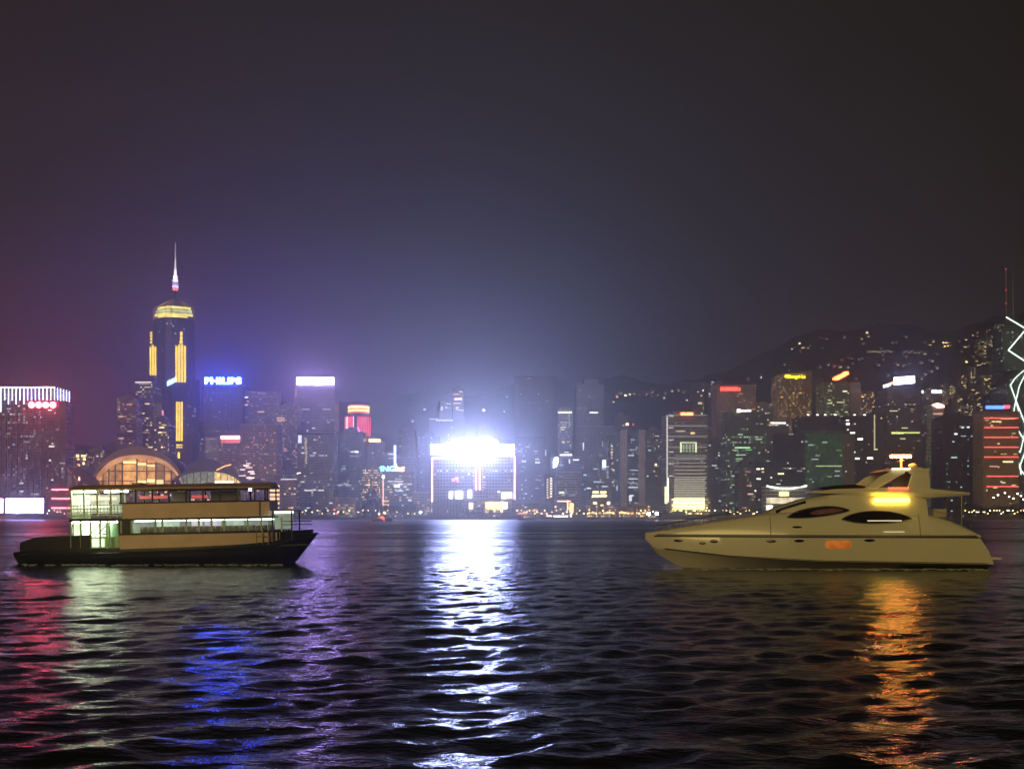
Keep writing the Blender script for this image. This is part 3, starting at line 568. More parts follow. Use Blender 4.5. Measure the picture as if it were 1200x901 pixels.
s = MB(); s.xz([(kx(530),kz(533)),(kx(578),kz(533)),(kx(585),kz(526)),(kx(583),kz(517)),(kx(576),kz(513)),(kx(534),kz(513.5)),(kx(526),kz(519)),(kx(520),kz(526))], -20.5, -18.5); s.build('sign', glow((.44,.52,1), 160, True), r, bevel=.5)
sf = MB()
for px in range(508, 602, 9): sf.tube((kx(px), -16, kz(531)), (kx(px), -8, kz(531)), .3); sf.tube((kx(px), -8, kz(531)), (kx(px), -16, kz(521)), .3)
sf.build('sign_frame', M_STEEL, r)
for x0, x1, y0, y1 in ((526.3,530.2,576,584),(534,542,575,584),(548.5,552.6,574,583.5),(588,593.2,577,584),(594,599.6,577,583.5)):
    MB().box(kx(x0), kx(x1), -17.5, -16.8, kz(y1), kz(y0)).build('lit_panel', glow((.9,.9,1), 7, True), r)
for x0,x1,y0,y1,c,s_ in ((529,533,560,564,(1,.4,.45),1.6),(533,537,558.5,562,(1,.5,.5),1.6),(534.5,538,562,565,(1,.4,.5),1.2),(583,586,575,577,COOL,2.5)):
    MB().box(kx(x0), kx(x1), -15.2, -14.3, kz(y1), kz(y0)).build('window', glow(c, s_), r)
MB().box(kx(508), kx(604), -17, -2, 0, kz(585)).build('podium', facade(wall=(.25,.22,.22), lit=.25, a=AMB, b=WARM, power=.9, cw=5, fh=4.5, ww=.7, dim=.03), r)
MB().box(kx(569), kx(589), -18.4, -17.2, kz(600), kz(588)).build('lit_hall', glow((1,.58,.14), 3.6, True, .55, .14), r)
MB().box(kx(589.5), kx(594.5), -18.4, -17.2, kz(596), kz(588)).build('lit_hall', glow((1,.75,.65), 4), r)
MB().box(kx(549.5), kx(554), -18.4, -17.2, kz(599), kz(589)).build('lit_hall', glow((1,.8,.45), 3.4), r)
# --- waterfront pavilion shaped like a truncated wedge
Yp = 1312; r = empty('pavilion', (X(523,Yp), Yp, GROUND), 'dark wedge shaped pavilion on the waterfront under the left end of the glaring sign', 'pavilion')
q = lambda px: X(px,Yp)-X(523,Yp); qz = lambda py: Z(py,Yp)-GROUND
MB().xz([(q(500),0),(q(547),0),(q(541),qz(587)),(q(512),qz(584))], -8, 14).build('wall', facade(wall=(.22,.20,.2), lit=.1, cw=4, fh=6, ww=.25, wh=.8, dim=.02), r)
MB().xz([(q(511),qz(584)),(q(542),qz(587)),(q(542),qz(586)),(q(511),qz(582.8))], -9.5, 15).build('roof', M_CONC, r)
tower('low curved roofed hall with amber lights right of the wedge pavilion', 600, 640, 590, 1318, d=16, relief=None, roof='none', nw=8, wc=AMB, ws=1.6, wall=(.2,.18,.18), lit=.15, a=AMB, b=WARM, name='low_block', cat='building',
      px_w=[(610,602,12,1,(1,.2,.2),1.2),(628,597,4,1.2,WARM,2),(616,594,3,1.2,COOL,1.3)])
# --- middle
tower('massive dark rounded tower with one small red light, behind and right of the glaring sign', 603, 653, 441, 2150, d=60, shape='chamfer', relief='floors', roof='none', nw=4, wc=COOL, ws=.6, wall=(.10,.10,.14), lit=.012, power=.3,
      px_w=[(620,438.5+5,5,1.2,(1,.35,.3),1.0),(610,461.8,1.4,1.4,COOL,.9),(631,461.6,2,1.6,COOL,.8)])
tower('blue grey slab with few lights directly right of the neon outlined building', 604, 640, 512, 1650, d=36, relief='floors', roof='none', nw=26, wc=(.85,.9,1), ws=.9, wall=(.2,.2,.28), lit=.05, power=.35,
      px_w=[(614,540.5,5,2,(.9,.95,1),1.5),(629.5,538,4.5,1.2,(.9,.95,1),1.6),(630,541.7,5.5,1.4,(.9,.95,1),2.0),(639.5,530.5,1.4,7,(.8,.85,1),1.3),(629,562,3,1,COOL,1.2),(629,572,4,1,COOL,1.2)])
r,w,d,H,cx = tower('tower topped by a comb of small lit fins right of the dark rounded tower', 654, 671, 484, 1620, d=26, relief='floors', roof='none', nw=10, wc=(.95,.95,.8), ws=.8, wall=(.14,.14,.2), lit=.12, rows=.1, power=.35,
      px_w=[(662,483.4,16,1.5,(1,.93,.7),2.6),(660.5,495,8,1,(1,.95,.8),.9),(660,500.8,7,1,(1,.95,.8),1.5),(667,492,.8,16,(1,.95,.8),.7),(660,518,3,1.8,(1,.75,.45),1.8),(666,517.5,4,1.2,(1,.65,.45),1.1),(663,533,14,1.6,(.95,.97,1),2.6)])
for i in range(7):
    xx = -w/2+1+(w-2)*i/6; MB().box(xx-.35, xx+.35, -d/2-.3, -d/2+.3, H+1.4, H+5+4*(i%2)).build('roof_fin', glow((1,.93,.7), .9), r)
r,w,d,H,cx = tower('mid height tower with a bright white vertical sign on its left corner', 645, 688, 537, 1520, d=32, relief='floors', roof='none', nw=16, wc=COOL, ws=.9, wall=(.2,.2,.28), lit=.05, power=.3,
      px_w=[(675,538.8,7,1.4,(1,.97,.9),1.8),(667.3,540.5,1.6,5,(.85,.9,1),1.3)])
MB().xz([(X(648.5,1520)-cx, Z(548,1520)-GROUND),(X(652,1520)-cx, Z(547,1520)-GROUND),(X(654.3,1520)-cx, Z(541,1520)-GROUND),(X(653.8,1520)-cx, Z(535.5,1520)-GROUND),(X(650,1520)-cx, Z(536,1520)-GROUND),(X(648.3,1520)-cx, Z(541,1520)-GROUND)], -d/2-3, -d/2-1.5).build('sign', glow((.8,.92,1), 8, True), r)
r,w,d,H,cx = tower('tall pale slab skyscraper with stepped flat top right of the comb topped tower', 673, 720, 500, 1640, d=44, relief='fins', roof='none', nw=8, wc=COOL, ws=.6, wall=(.30,.29,.33), lit=.02, power=.3, dim=.008,
      px_w=[(683.7,523,1.2,9,(.9,.9,1),1.4),(706,520,1,6,COOL,.6),(676,541.7,14,.9,(.9,.92,1),1.0)])
MB().box(X(676,1640)-cx, X(708,1640)-cx, -d/2+3, d/2-6, H+1.4, Z(450,1640)-GROUND).build('upper_wall', facade(wall=(.30,.29,.33), lit=.015, power=.3, cw=3), r)
MB().box(X(685,1640)-cx, X(702,1640)-cx, -d/4, d/4, Z(450,1640)-GROUND, Z(443,1640)-GROUND).build('plant_room', M_CONC, r)
for q_ in ((696,483.2,10,1.4,(1,.95,.95),2.0),(691,464,3,2,COOL,.5),(679,478,3,1.2,COOL,.4)): window_part(r, X(q_[0],1640)-cx, Z(q_[1],1640)-GROUND, q_[2]*1640/F, q_[3]*1640/F, -d/2+2.4, glow(q_[4], q_[5]))
tower('pale box building with faint windows behind the amber framed pavilion', 653, 681, 553, 1400, d=24, relief='floors', roof='none', nw=10, wc=(.8,.85,1), ws=.5, wall=(.40,.36,.38), lit=.06, power=.3,
      px_w=[(658,577,6,1.6,(1,.93,.6),1.8),(660,579.7,4,1,COOL,1)])
tower('narrow block with two columns of round yellow windows', 638, 650, 556, 1385, d=18, relief=None, roof='none', nw=0, wall=(.12,.12,.16), lit=.02, name='apartment_tower',
      px_w=[(645.8,560.5+3*i,2.4,1.6,(1,.80,.40),2.2) for i in range(8)]+[(641.5,562+3*i,1.8,1.4,(1,.80,.45),1.5) for i in range(8)])
r,w,d,H,cx = tower('small pavilion with an amber lit door frame and glowing end wall', 650, 673, 587, 1320, d=14, relief=None, roof='none', nw=0, wall=(.2,.16,.18), lit=.15, name='pavilion', cat='pavilion',
      px_w=[(661,587.2,16,1.3,(1,.55,.40),3),(651,593.7,1.8,1.8,(1,.8,.5),3),(657,596.5,1.6,1.4,WARM,1.6),(665.2,592,1.4,12,(1,.7,.4),2.5),(669.6,595,4.4,11,(1,.62,.13),3.2),(669,604,2,4,(1,.8,.5),4),(657,604.8,17,1.6,(1,.8,.75),4),(638,604.4,17,1.6,(1,.7,.55),2.6)])
tower('slim dark block with a small blue white sign high on its corner', 702, 714, 536, 1420, d=18, relief='floors', roof='none', nw=8, wc=COOL, ws=.9, wall=(.2,.2,.26), lit=.12, power=.4, dim=.02,
      px_w=[(708,543.5,3.6,8.5,(.5,.68,1),7),(700,564.5,9,1,COOL,1.2),(708.5,570,7,1,COOL,1.2),(690,572,5,1.4,COOL,1.6)])
tower('dark slim tower edged by a ladder of lights, left of the two pillar tower', 713, 728, 510, 1450, d=24, relief='fins', roof='none', nw=8, wc=COOL, ws=.6, wall=(.16,.15,.17), lit=.03,
      px_w=[(717,523+i*3.4,1.6,1.4,(1,.8,.4) if i < 4 else (1,.6,.5),1.4) for i in range(5)]+[(717.5,543,2,1.2,WARM,1.4),(717.5,549.5,2,1.2,PINK,1.2),(718,565,2,1.4,WARM,1.4),(723,572,1,6,COOL,1)])
r,w,d,H,cx = tower('low office block with bright yellow lit upper windows', 692, 716, 574, 1350, d=18, relief=None, roof='none', nw=10, wc=(1,.6,.25), ws=1.6, wall=(.3,.22,.16), lit=.2, a=AMB, name='low_block', cat='building',
      px_w=[(698,576.6,7,2,(1,.90,.35),3.4),(707,576.6,7,2,(1,.90,.35),3.0),(702.5,580.8,17,2.6,(1,.93,.42),3.4),(697.5,589.5,4,2,(1,.85,.5),3.2),(713,589.5,3,3,(1,.80,.55),6)])
for x0, x1, yt, lb in ((688,700,592,'squat shed with orange doorways on the shore left of the yellow windowed block'),(700,722,594,'squat amber shed on the shore below the yellow windowed block'),(722,742,595,'squat shed with yellow lamps below the two pillar tower'),(742,762,592,'squat dim shed at the foot of the two pillar tower, right side')):
    tower(lb, x0, x1, yt, 1312, d=12, relief=None, roof='none', nw=6, wc=(1,.62,.25), ws=2.4, wall=(.3,.2,.12), lit=.35, a=AMB, b=(1,.8,.4), power=1.2, cw=2.5, fh=4, name='shed', cat='shed')
r,w,d,H,cx = tower('tower of two pale stone pillars with a recessed dark strip of white lit floors between', 727, 755, 505, 1400, d=28, relief=None, roof='none', nw=0, wall=(.10,.10,.14), lit=.12, rows=.25, power=.35, a=COOL, b=COOL, dim=.02, cw=2.5,
      px_w=[(739.5,533.6,7,1,COOL,1.2),(742,527,9,.8,COOL,.6),(743,551,10,.9,COOL,.8),(742,561,11,1,COOL,1.1),(742,571,11,1.2,COOL,1.1),(742,566,9,.8,COOL,.6),(738.7,584,3,6,(.9,.9,1),1.2),(740,580.6,5,1.4,(.9,.9,1),1.4)])
for x0, x1 in ((727,734.5),(748.5,755.5)):
    MB().box(X(x0,1400)-cx, X(x1,1400)-cx, -d/2-4, d/2-2, 0, Z(504,1400)-GROUND).build('pillar', facade(wall=(.62,.52,.46), lit=.0, dim=.0, cw=2, fh=3.4, ww=.12, wh=.5), r)
MB().tube((-2,0,H), (-2,0,Z(497,1400)-GROUND), .4).build('mast', M_STEEL, r)
MB().tube((X(735,1400)-cx,-d/2,H), (X(735,1400)-cx,-d/2,Z(498,1400)-GROUND), .3).build('mast', M_STEEL, r)
o = MB().box(X(733.5,1400)-cx, X(736.5,1400)-cx, -d/2-1, -d/2+1, Z(498.4,1400)-GROUND, Z(495.8,1400)-GROUND).build('beacon', glow((1,.50,.33), 5), r)
MB().box(X(741.5,1400)-cx, X(743,1400)-cx, -d/2-1, -d/2+1, Z(498,1400)-GROUND, Z(496.3,1400)-GROUND).build('beacon', glow((1,.2,.18), 1.4), r)
tower('plain brownish block with one lamp between the pillar tower and white floored tower', 756, 780, 540, 1480, d=26, relief='floors', roof='none', nw=4, wc=WARM, ws=.6, wall=(.36,.27,.27), lit=.02,
      px_w=[(768.5,544.3,2.2,2,(1,.75,.6),3),(769,557.5,1.6,1.4,WARM,.8)])
# --- brightly floored tower
Ym = 1345; r,w,d,H,cx = tower('white floored office tower over a blazing yellow podium, small red rooftop sign', 780, 830, 487, Ym, d=40, relief=None, roof='none', nw=0, wall=(.30,.27,.26), lit=.06, power=.2, a=(1,.9,.7), b=(1,.95,.9), dim=.03, cw=2.2, fh=3.6, ww=.8, wh=.4)
MB().box(X(789,Ym)-cx, X(822,Ym)-cx, -d/2+1, d/2-6, H+1.4, Z(482,Ym)-GROUND).build('plant_room', M_CONC, r)
glyphs(r, 797.5, 812, 483.2, 486.6, Ym, -d/2-1.2, cx, glow((1,.13,.04), 13, True), 6)
em_f = glow((1,.93,.70), .42)
for i in range(24):
    yy = 534+i*2.1
    if i % 2 == 0 or i > 12:
        part_px(r, Ym, d, cx, 'lit_floor', glow((1,.92,.66), round(.28+.02*i,2)), 790, 828-(i%3), yy-.45, yy+.45, dep=.6, off=.2)
for i in range(5): part_px(r, Ym, d, cx, 'floor_band', glow((1,.95,.9), .32), 781, 828, 486+12.5*i, 486.9+12.5*i, dep=.8, off=.2)
part_px(r, Ym, d, cx, 'edge_light', glow((1,.95,.82), .9), 781, 782.3, 488, 560, off=.9); part_px(r, Ym, d, cx, 'edge_light', glow((1,.97,.75), 2.2), 781.6, 783.4, 560, 588, off=.9)
for x0, x1 in ((797,798.6),(814.6,816.2)): part_px(r, Ym, d, cx, 'frame_light', glow((.85,.95,.55), 1.5), x0, x1, 518.5, 530)
part_px(r, Ym, d, cx, 'frame_light', glow((.85,.95,.55), 1.1), 797, 816, 518, 519.2)
for i in range(4):
    for j in range(3): part_px(r, Ym, d, cx, 'window', glow((.7,.9,.5), .7), 800+i*3.7, 801.8+i*3.7, 521+j*3.2, 523+j*3.2)
for i in range(6): part_px(r, Ym, d, cx, 'floor_band', glow((1,.95,.82), .75), 783.5, 789, 487+i*14, 488+i*14, off=1)
part_px(r, Ym, d, cx, 'window', glow((1,.7,.35), 1.4), 809, 814, 506.5, 508.5); part_px(r, Ym, d, cx, 'window', glow((1,.7,.4), .9), 792, 803, 504.8, 505.8)
for k, (y0, y1, s_) in enumerate(((584,586.6,6.5),(588,590.5,4.5),(592,594,4.5),(595.2,596.8,3.5))):
    part_px(r, Ym, d, cx, 'podium_light', glow((1,.86,.36), s_, True, .4, .3), 789-k*.5, 825, y0, y1, dep=1, off=3)
part_px(r, Ym, d, cx, 'podium', facade(wall=(.5,.45,.3), lit=.5, power=1.4, a=(1,.85,.4), b=WARM, cw=3), 786, 832, 583, 603, dep=3, off=.2)
part_px(r, Ym, d, cx, 'podium_light', glow((1,.93,.6), 1.6), 778.5, 782, 570, 590, off=2)
tower('dark tower with a column of amber windows, behind and right of the white floored tower', 829, 846, 447, 1600, d=30, relief='floors', roof='none', nw=6, wc=COOL, ws=.7, wall=(.12,.11,.12), lit=.04, name='apartment_tower',
      px_w=[(837,494+i*5.3,3.2,1.8,(1,.68,.25),2.0 if i in (1,2,5) else 1.0) for i in range(6)]+[(839,472.5,3,1.8,(.95,.9,.7),1.8),(820.5,472,4,2,WARM,.8),(835,448,3,1,COOL,1)])
tower('very dark hillside block with three pale lamps left of the red signed brown tower', 812, 830, 449, 1900, d=30, relief='floors', roof='none', nw=0, wall=(.1,.1,.1), lit=.03, name='apartment_tower',
      px_w=[(825.5,457.6,4.5,1.8,(.9,.95,1),2.2),(820.5,472.5,4.6,2,(1,.93,.55),1.8),(821,484.5,4,1.6,(1,.9,.4),1.8),(824,478,1.4,4,WARM,.5)])
r,w,d,H,cx = tower('brown tower with a red sign across its top and speckled reddish windows', 840, 886, 452, 1500, d=40, relief='floors', roof='none', nw=60, wc=(1,.45,.25), ws=.42, wall=(.42,.30,.24), lit=.2, power=.12, a=(1,.5,.3), b=(1,.65,.4), cw=2.6, fh=3.2, dim=.02)
glyphs(r, 844, 867.5, 453.5, 458, 1500, -d/2-1, cx, glow((1,.055,.035), 5, True), 8)
r,w,d,H,cx = tower('dark green glass tower with bright floor strips and a small white rooftop sign', 851, 898, 487, 1400, d=34, relief='floors', roof='none', nw=46, wc=(.55,.9,.45), ws=.5, wall=(.15,.17,.15), lit=.08, rows=.14, power=.4, a=GREEN, b=(.8,.9,.7), dim=.02,
      px_w=[(870,524.5,18,1.2,(.6,1,.55),1.6),(868,533,12,1,(.5,.9,.5),1.0),(877,527,8,1,(.3,.9,.35),.9),(872,543,9,1,(.95,1,.7),1.3),(866,537.5,8,1,(.7,.9,.6),.8),(868,557.7,22,1,(.8,.95,.85),1.0),(868,568,22,.9,(.8,.95,.85),.8),(889,514.7,8,1.2,(.7,.8,.4),.9)])
MB().prism([(X(853,1400)-cx,-d/2+2),(X(895,1400)-cx,-d/2+2),(X(895,1400)-cx,d/2-4),(X(853,1400)-cx,d/2-4)], H+1.4, Z(481.5,1400)-GROUND).build('upper_wall', facade(wall=(.2,.22,.2), lit=.1, rows=.5, power=.1, a=GREEN, dim=.02), r)
glyphs(r, 868, 880, 479.8, 482.5, 1400, -d/2-1, cx, glow((1,.85,.7), 3.4, True), 5); part_px(r, 1400, d, cx, 'emblem', glow((1,.8,.6), 5), 863.5, 867.5, 479.5, 483.3)
MB().box(-w*.2, w*.2, -d/2+.5, -d/2+2, H+1.4, H+6).build('sign_frame', M_DARK, r)
tower('terraced pale apartment roofs just right of the small white rooftop sign', 880, 913, 476, 1650, d=30, relief='floors', roof='plant', nw=10, wc=(1,.8,.5), ws=.6, wall=(.30,.27,.22), lit=.1, name='apartment_tower',
      px_w=[(889,477,1.5,1,WARM,1.5),(903,474,1.5,1,WARM,1.5),(893.5,480,1,1,COOL,1.5),(900,484,4,.9,GREEN,.6)])
r,w,d,H,cx = tower('grey office block topped by a thin white light strip', 888, 924, 494, 1500, d=30, relief='fins', roof='none', nw=8, wc=COOL, ws=.5, wall=(.24,.23,.22), lit=.02)
part_px(r, 1500, d, cx, 'sign', glow((1,.93,.85), 2.6), 903, 920.5, 494.8, 496.6)
tower('small grey tower block with a pale streaked edge below the thin white light strip', 886, 912, 520, 1440, d=24, relief='floors', roof='none', nw=10, wc=COOL, ws=.5, wall=(.24,.24,.22), lit=.05, px_w=[(910,522+i*3,1,1.6,COOL,.4) for i in range(8)]+[(898,540,8,.8,(.8,.95,.9),.8)])
tower('near black waterfront block with white window strips at its top', 881, 918, 542, 1340, d=20, relief=None, roof='none', nw=0, wall=(.05,.05,.06), lit=.02, glass=(.02,.02,.02),
      px_w=[(888.5,549.5,4,1.6,(1,.97,.75),2.6),(893.5,549.2,3,1.4,(1,.97,.75),2.2),(894,553,3,1.4,WARM,1.4),(889,561,5,1.6,(1,.95,.7),2.2),(915,555,7,1.6,(1,.9,.45),2.4),(912,567,5,1,(1,.95,.8),1.2),(885,575,2,1.8,(1,.95,.8),2.2)])
tower('blank black tower between the grey office block and the green glass building', 912, 943, 509, 1390, d=30, relief=None, roof='none', nw=2, wc=COOL, ws=.5, wall=(.04,.04,.045), lit=.004, glass=(.02,.02,.02), px_w=[(927,508.8,6,.8,COOL,.6)])
r,w,d,H,cx = tower('low wide hall with a curved white lit canopy beside the bow of the yacht', 896, 946, 571, 1318, d=16, relief=None, roof='none', nw=0, wall=(.5,.48,.4), lit=.0, dim=.04, cw=5, fh=5, ww=.9, wh=.7, a=(1,.9,.6), name='hall', cat='hall')
can = MB()
for i in range(12):
    a = 898+i*3.9; b2 = a+3.9; f_ = lambda p: 569+3.2*((p-921)/23.)**2*-1+2.4
    can.add([(X(a,1318)-cx,-d/2-4,Z(f_(a),1318)-GROUND),(X(b2,1318)-cx,-d/2-4,Z(f_(b2),1318)-GROUND),(X(b2,1318)-cx,-d/2-4,Z(f_(b2)+2.2,1318)-GROUND),(X(a,1318)-cx,-d/2-4,Z(f_(a)+2.2,1318)-GROUND),
             (X(a,1318)-cx,-d/2,Z(f_(a),1318)-GROUND),(X(b2,1318)-cx,-d/2,Z(f_(b2),1318)-GROUND),(X(b2,1318)-cx,-d/2,Z(f_(b2)+2.2,1318)-GROUND),(X(a,1318)-cx,-d/2,Z(f_(a)+2.2,1318)-GROUND)],
            [(0,1,2,3),(7,6,5,4),(0,4,5,1),(3,2,6,7),(0,3,7,4),(1,5,6,2)])
can.build('canopy', glow((.95,1,.85), 2.2, True, .5, .1), r)
part_px(r, 1318, d, cx, 'sign', glow((1,.78,.25), 4, True), 913, 924, 576, 581)
part_px(r, 1318, d, cx, 'lit_window', glow((1,.85,.55), 1.1, False, .5, .1), 898, 944, 583, 590, off=.2); part_px(r, 1318, d, cx, 'doorway', glow((1,.9,.55), 4), 898, 905, 592, 597)
# --- yellow lettered tower
Ys = 1620; r,w,d,H,cx = tower('brown speckled hotel tower with a yellow lettered sign across its slanted top', 911, 951, 440, Ys, d=40, relief='fins', roof='none', nw=90, wc=(1,.62,.22), ws=.8, wall=(.42,.30,.20), lit=.3, power=.3, a=(1,.62,.25), b=(1,.5,.2), cw=2.7, fh=3.3, wwid=.7, dim=.02, name='hotel_tower')
MB().xz([(-w/2,H+1.4),(w/2,H+1.4),(w/2,Z(434,Ys)-GROUND),(w*.3,Z(434.5,Ys)-GROUND),(-w/2,Z(439,Ys)-GROUND)], -d/2-.4, d/4).build('parapet', facade(wall=(.36,.24,.15), lit=0, dim=0), r)
s = MB().box(X(919,Ys)-cx, X(944,Ys)-cx, -d/2-.9, -d/2-.5, Z(443.2,Ys)-GROUND, Z(437.5,Ys)-GROUND).build('sign', glow((1,.75,.05), .25), r)
lettering(s, 'Shangri-La', 922.5, 943.5, 437.8, 443.2, Ys, -d/2-1.2, cx, glow((1,.80,.02), 4.0, True), bold=.015)
MB().tube((X(921,Ys)-cx,-d/2-1.4,Z(441,Ys)-GROUND),(X(921,Ys)-cx,-d/2-.9,Z(441,Ys)-GROUND),2.2,n=10).build('emblem', glow((1,.85,.05), 4.5), s)
tower('dark green unlit tower squeezed right of the yellow lettered hotel tower', 951, 965, 443, 1680, d=30, relief='floors', roof='none', nw=2, wc=GREEN, ws=.3, wall=(.08,.11,.08), lit=.01)
r,w,d,H,cx = tower('tower with green lit floors under a slanted burning red rooftop sign', 965, 996, 449, 1560, d=40, relief='floors', roof='none', nw=44, wc=(.8,.9,.4), ws=.7, wall=(.14,.17,.12), glass=(.03,.05,.03), lit=.12, power=.4, a=(.9,.9,.4), b=(.7,.9,.5), dim=.03,
      px_w=[(990,458.5,5,1.3,(1,.95,.6),2),(972,472.5,6,1,(.8,.9,.4),1.2),(985,471.5,9,1,(.9,.9,.45),1.2)])
MB().box(X(996,1560)-cx, X(1008,1560)-cx, -d/2-2, d/2, 0, Z(448,1560)-GROUND).build('side_wall', facade(wall=(.34,.27,.20), lit=0, dim=0, ww=.1), r)
em = MB(); sx_ = lambda p: X(p,1560)-cx; sz_ = lambda p: Z(p,1560)-GROUND
em.xz([(sx_(975.5),sz_(445.5)),(sx_(982),sz_(445.5)),(sx_(994),sz_(439)),(sx_(993.5),sz_(435.5)),(sx_(988),sz_(436)),(sx_(984),sz_(439)),(sx_(979),sz_(441)),(sx_(975),sz_(443.5))], -d/2-3, -d/2-1.5)
em.build('sign', glow((1,.10,.02), 17, True), r)
em = MB().xz([(sx_(977.5),sz_(444.4)),(sx_(981),sz_(444.4)),(sx_(992),sz_(438.6)),(sx_(991),sz_(437))], -d/2-3.4, -d/2-3.1).build('sign', glow((1,.55,.1), 9), r)
MB().box(sx_(977), sx_(992), -d/2-1.2, -d/2-.6, sz_(450), sz_(438)).build('sign_frame', M_DARK, r)
r,w,d,H,cx = tower('wide green glass building with two rows of white roof lamps behind it', 942, 988, 506, 1400, d=34, relief='fins', roof='none', nw=14, wc=(.8,.95,.6), ws=.4, wall=(.20,.20,.17), glass=(.03,.07,.04), lit=.9, power=.05, a=(.15,.45,.18), b=(.10,.35,.15), dim=.05, ww=.9, wh=.8,
      px_w=[(955,538,8,.9,COOL,.8),(971,546,30,1,(.75,.9,.35),1.0),(981,552,6,1,COOL,.8),(981,557.5,6,1,COOL,.7),(944,517.5,5,.8,COOL,.5)])
part_px(r, 1400, d, cx, 'parapet', M_CONC, 941, 989, 504.5, 507); 
MB().box(X(988,1400)-cx, X(1001,1400)-cx, -d/2-1, d/2-1, 0, Z(508,1400)-GROUND).build('side_wall', facade(wall=(.32,.26,.22), lit=.02, dim=0, ww=.3), r)
r,w,d,H,cx = tower('long dark podium roof carrying a row of white roof lamps', 935, 1020, 489.5, 1500, d=30, relief=None, roof='none', nw=0, wall=(.06,.06,.07), lit=.01, glass=(.02,.02,.02), name='low_block', cat='building')
for px in (947, 958, 967, 979, 1001.5, 1013.5):
    p = MB().tube((X(px,1500)-cx,-d/2,H+1.4),(X(px,1500)-cx,-d/2,H+3.6),.25).build('roof_lamp', M_DARK, r)
    MB().box(X(px,1500)-cx-1.3, X(px,1500)-cx+1.3, -d/2-1, -d/2+1, H+3.6, H+5).build('lamp', glow((1,1,.9), 3.6), p)
tower('black tower with a loose column of bright white windows above the yacht', 990, 1022, 488.5, 1440, d=30, relief=None, roof='none', nw=0, wall=(.05,.05,.055), glass=(.02,.02,.02), lit=.008, power=.5,
      px_w=[(993,492.5,3.6,1.2,(1,.98,.85),2.4),(993.5,496.8,4,2,(1,.98,.85),4),(993.5,503.5,2,1.6,(1,.95,.8),1.4),(999,507.3,5.4,1.8,(1,.98,.8),3.6),(1008,514.5,6,2.2,(1,.95,.75),3.4),(999,522,3.6,1.8,(1,.98,.8),2.8),(1000.5,529.8,3,1.8,(1,.98,.85),2.4),(1004.5,537.3,4.8,1.8,(1,.98,.85),3.4),(1019.5,536.8,6.4,2.2,(1,.98,.8),4)])
r,w,d,H,cx = tower('dark slab with a vertical yellow light line down its left edge', 1022, 1036, 484, 1470, d=26, relief='floors', roof='none', nw=3, wall=(.12,.11,.10), lit=.02)
part_px(r, 1470, d, cx, 'light_line', glow((1,.85,.45), .9), 1024.0, 1025.1, 486, 526); part_px(r, 1470, d, cx, 'light_line', glow((1,.9,.5), 1.4), 1024, 1028, 526, 527.2)
tower('short tower with a cluster of orange windows left of the blue white signed tower', 1008, 1025, 459, 1700, d=26, relief='floors', roof='none', nw=40, wc=(1,.55,.22), ws=1.7, wall=(.2,.15,.12), lit=.25, power=.7, a=(1,.55,.25), b=(1,.75,.5), cw=2.6, fh=3.3, wwid=.7, name='apartment_tower')
r,w,d,H,cx = tower('dark tower under a bright blue white rooftop sign with a smaller lower one', 1040, 1080, 456, 1520, d=40, relief='floors', roof='none', nw=8, wc=WARM, ws=.6, wall=(.15,.12,.11), lit=.03, power=.4,
      px_w=[(1047,481.5,9,1,(.9,.9,.5),1.2),(1069,479.7,5,.8,WARM,.6),(1060,501.5,7,1,(.9,.9,.5),1.3),(1061,507,33,1.6,(.75,.85,.25),1.6),(1058,514,6,1,(.8,.85,.35),1.4),(1052,507.8,14,1,(.9,.95,.4),2.0)])
sign_frame(r, 1046, 1071, 452, 1520, cx, -d/2-1)
MB().xz([(X(1047,1520)-cx,Z(451.3,1520)-GROUND),(X(1071,1520)-cx,Z(449,1520)-GROUND),(X(1071,1520)-cx,Z(440.8,1520)-GROUND),(X(1047,1520)-cx,Z(442.5,1520)-GROUND)], -d/2-3, -d/2-1.6).build('sign', glow((.50,.50,1), 22, True), r)
MB().xz([(X(1034.5,1520)-cx,Z(454.6,1520)-GROUND),(X(1042.5,1520)-cx,Z(452.5,1520)-GROUND),(X(1042.5,1520)-cx,Z(449.3,1520)-GROUND),(X(1034.5,1520)-cx,Z(451.4,1520)-GROUND)], -d/2-3, -d/2-1.6).build('sign', glow((.8,.75,1), 7), r)
MB().xz([(X(1042.5,1520)-cx,Z(451.6,1520)-GROUND),(X(1047,1520)-cx,Z(450,1520)-GROUND),(X(1047,1520)-cx,Z(446.5,1520)-GROUND),(X(1042.5,1520)-cx,Z(448.4,1520)-GROUND)], -d/2-3, -d/2-1.6).build('sign', glow((1,.35,.12), 4), r)
r,w,d,H,cx = tower('thin black tower crowned by small white letters like blocks', 1081, 1104, 461.5, 1600, d=24, relief='floors', roof='none', nw=10, wc=(.8,.9,.5), ws=.4, wall=(.08,.09,.08), lit=.06, power=.2, px_w=[(1080.8,459.2,2.4,3.6,(.95,.95,1),2.6)])
glyphs(r, 1091.5, 1103.5, 456.8, 460.6, 1600, -d/2-.8, cx, glow((.9,.9,1), 6, True), 4)
r,w,d,H,cx = tower('narrow tower lit green above and magenta below, with a red white sign on its shoulder', 1093, 1106, 473, 1460, d=22, relief='floors', roof='none', nw=8, wc=(.8,.9,.5), ws=.5, wall=(.22,.2,.2), lit=.4, rows=.4, power=.12, a=(.6,.9,.4), b=(.9,.8,.5), dim=.06,
      px_w=[(1099,544+i*4,5,2.6,(.9,.25,.8),.28) for i in range(7)]+[(1099,484.8,11,1.8,(1,.5,.42),1.0)]+[(1098,492+i*6,7,1.4,(.6,.8,.35),.45) for i in range(8)])
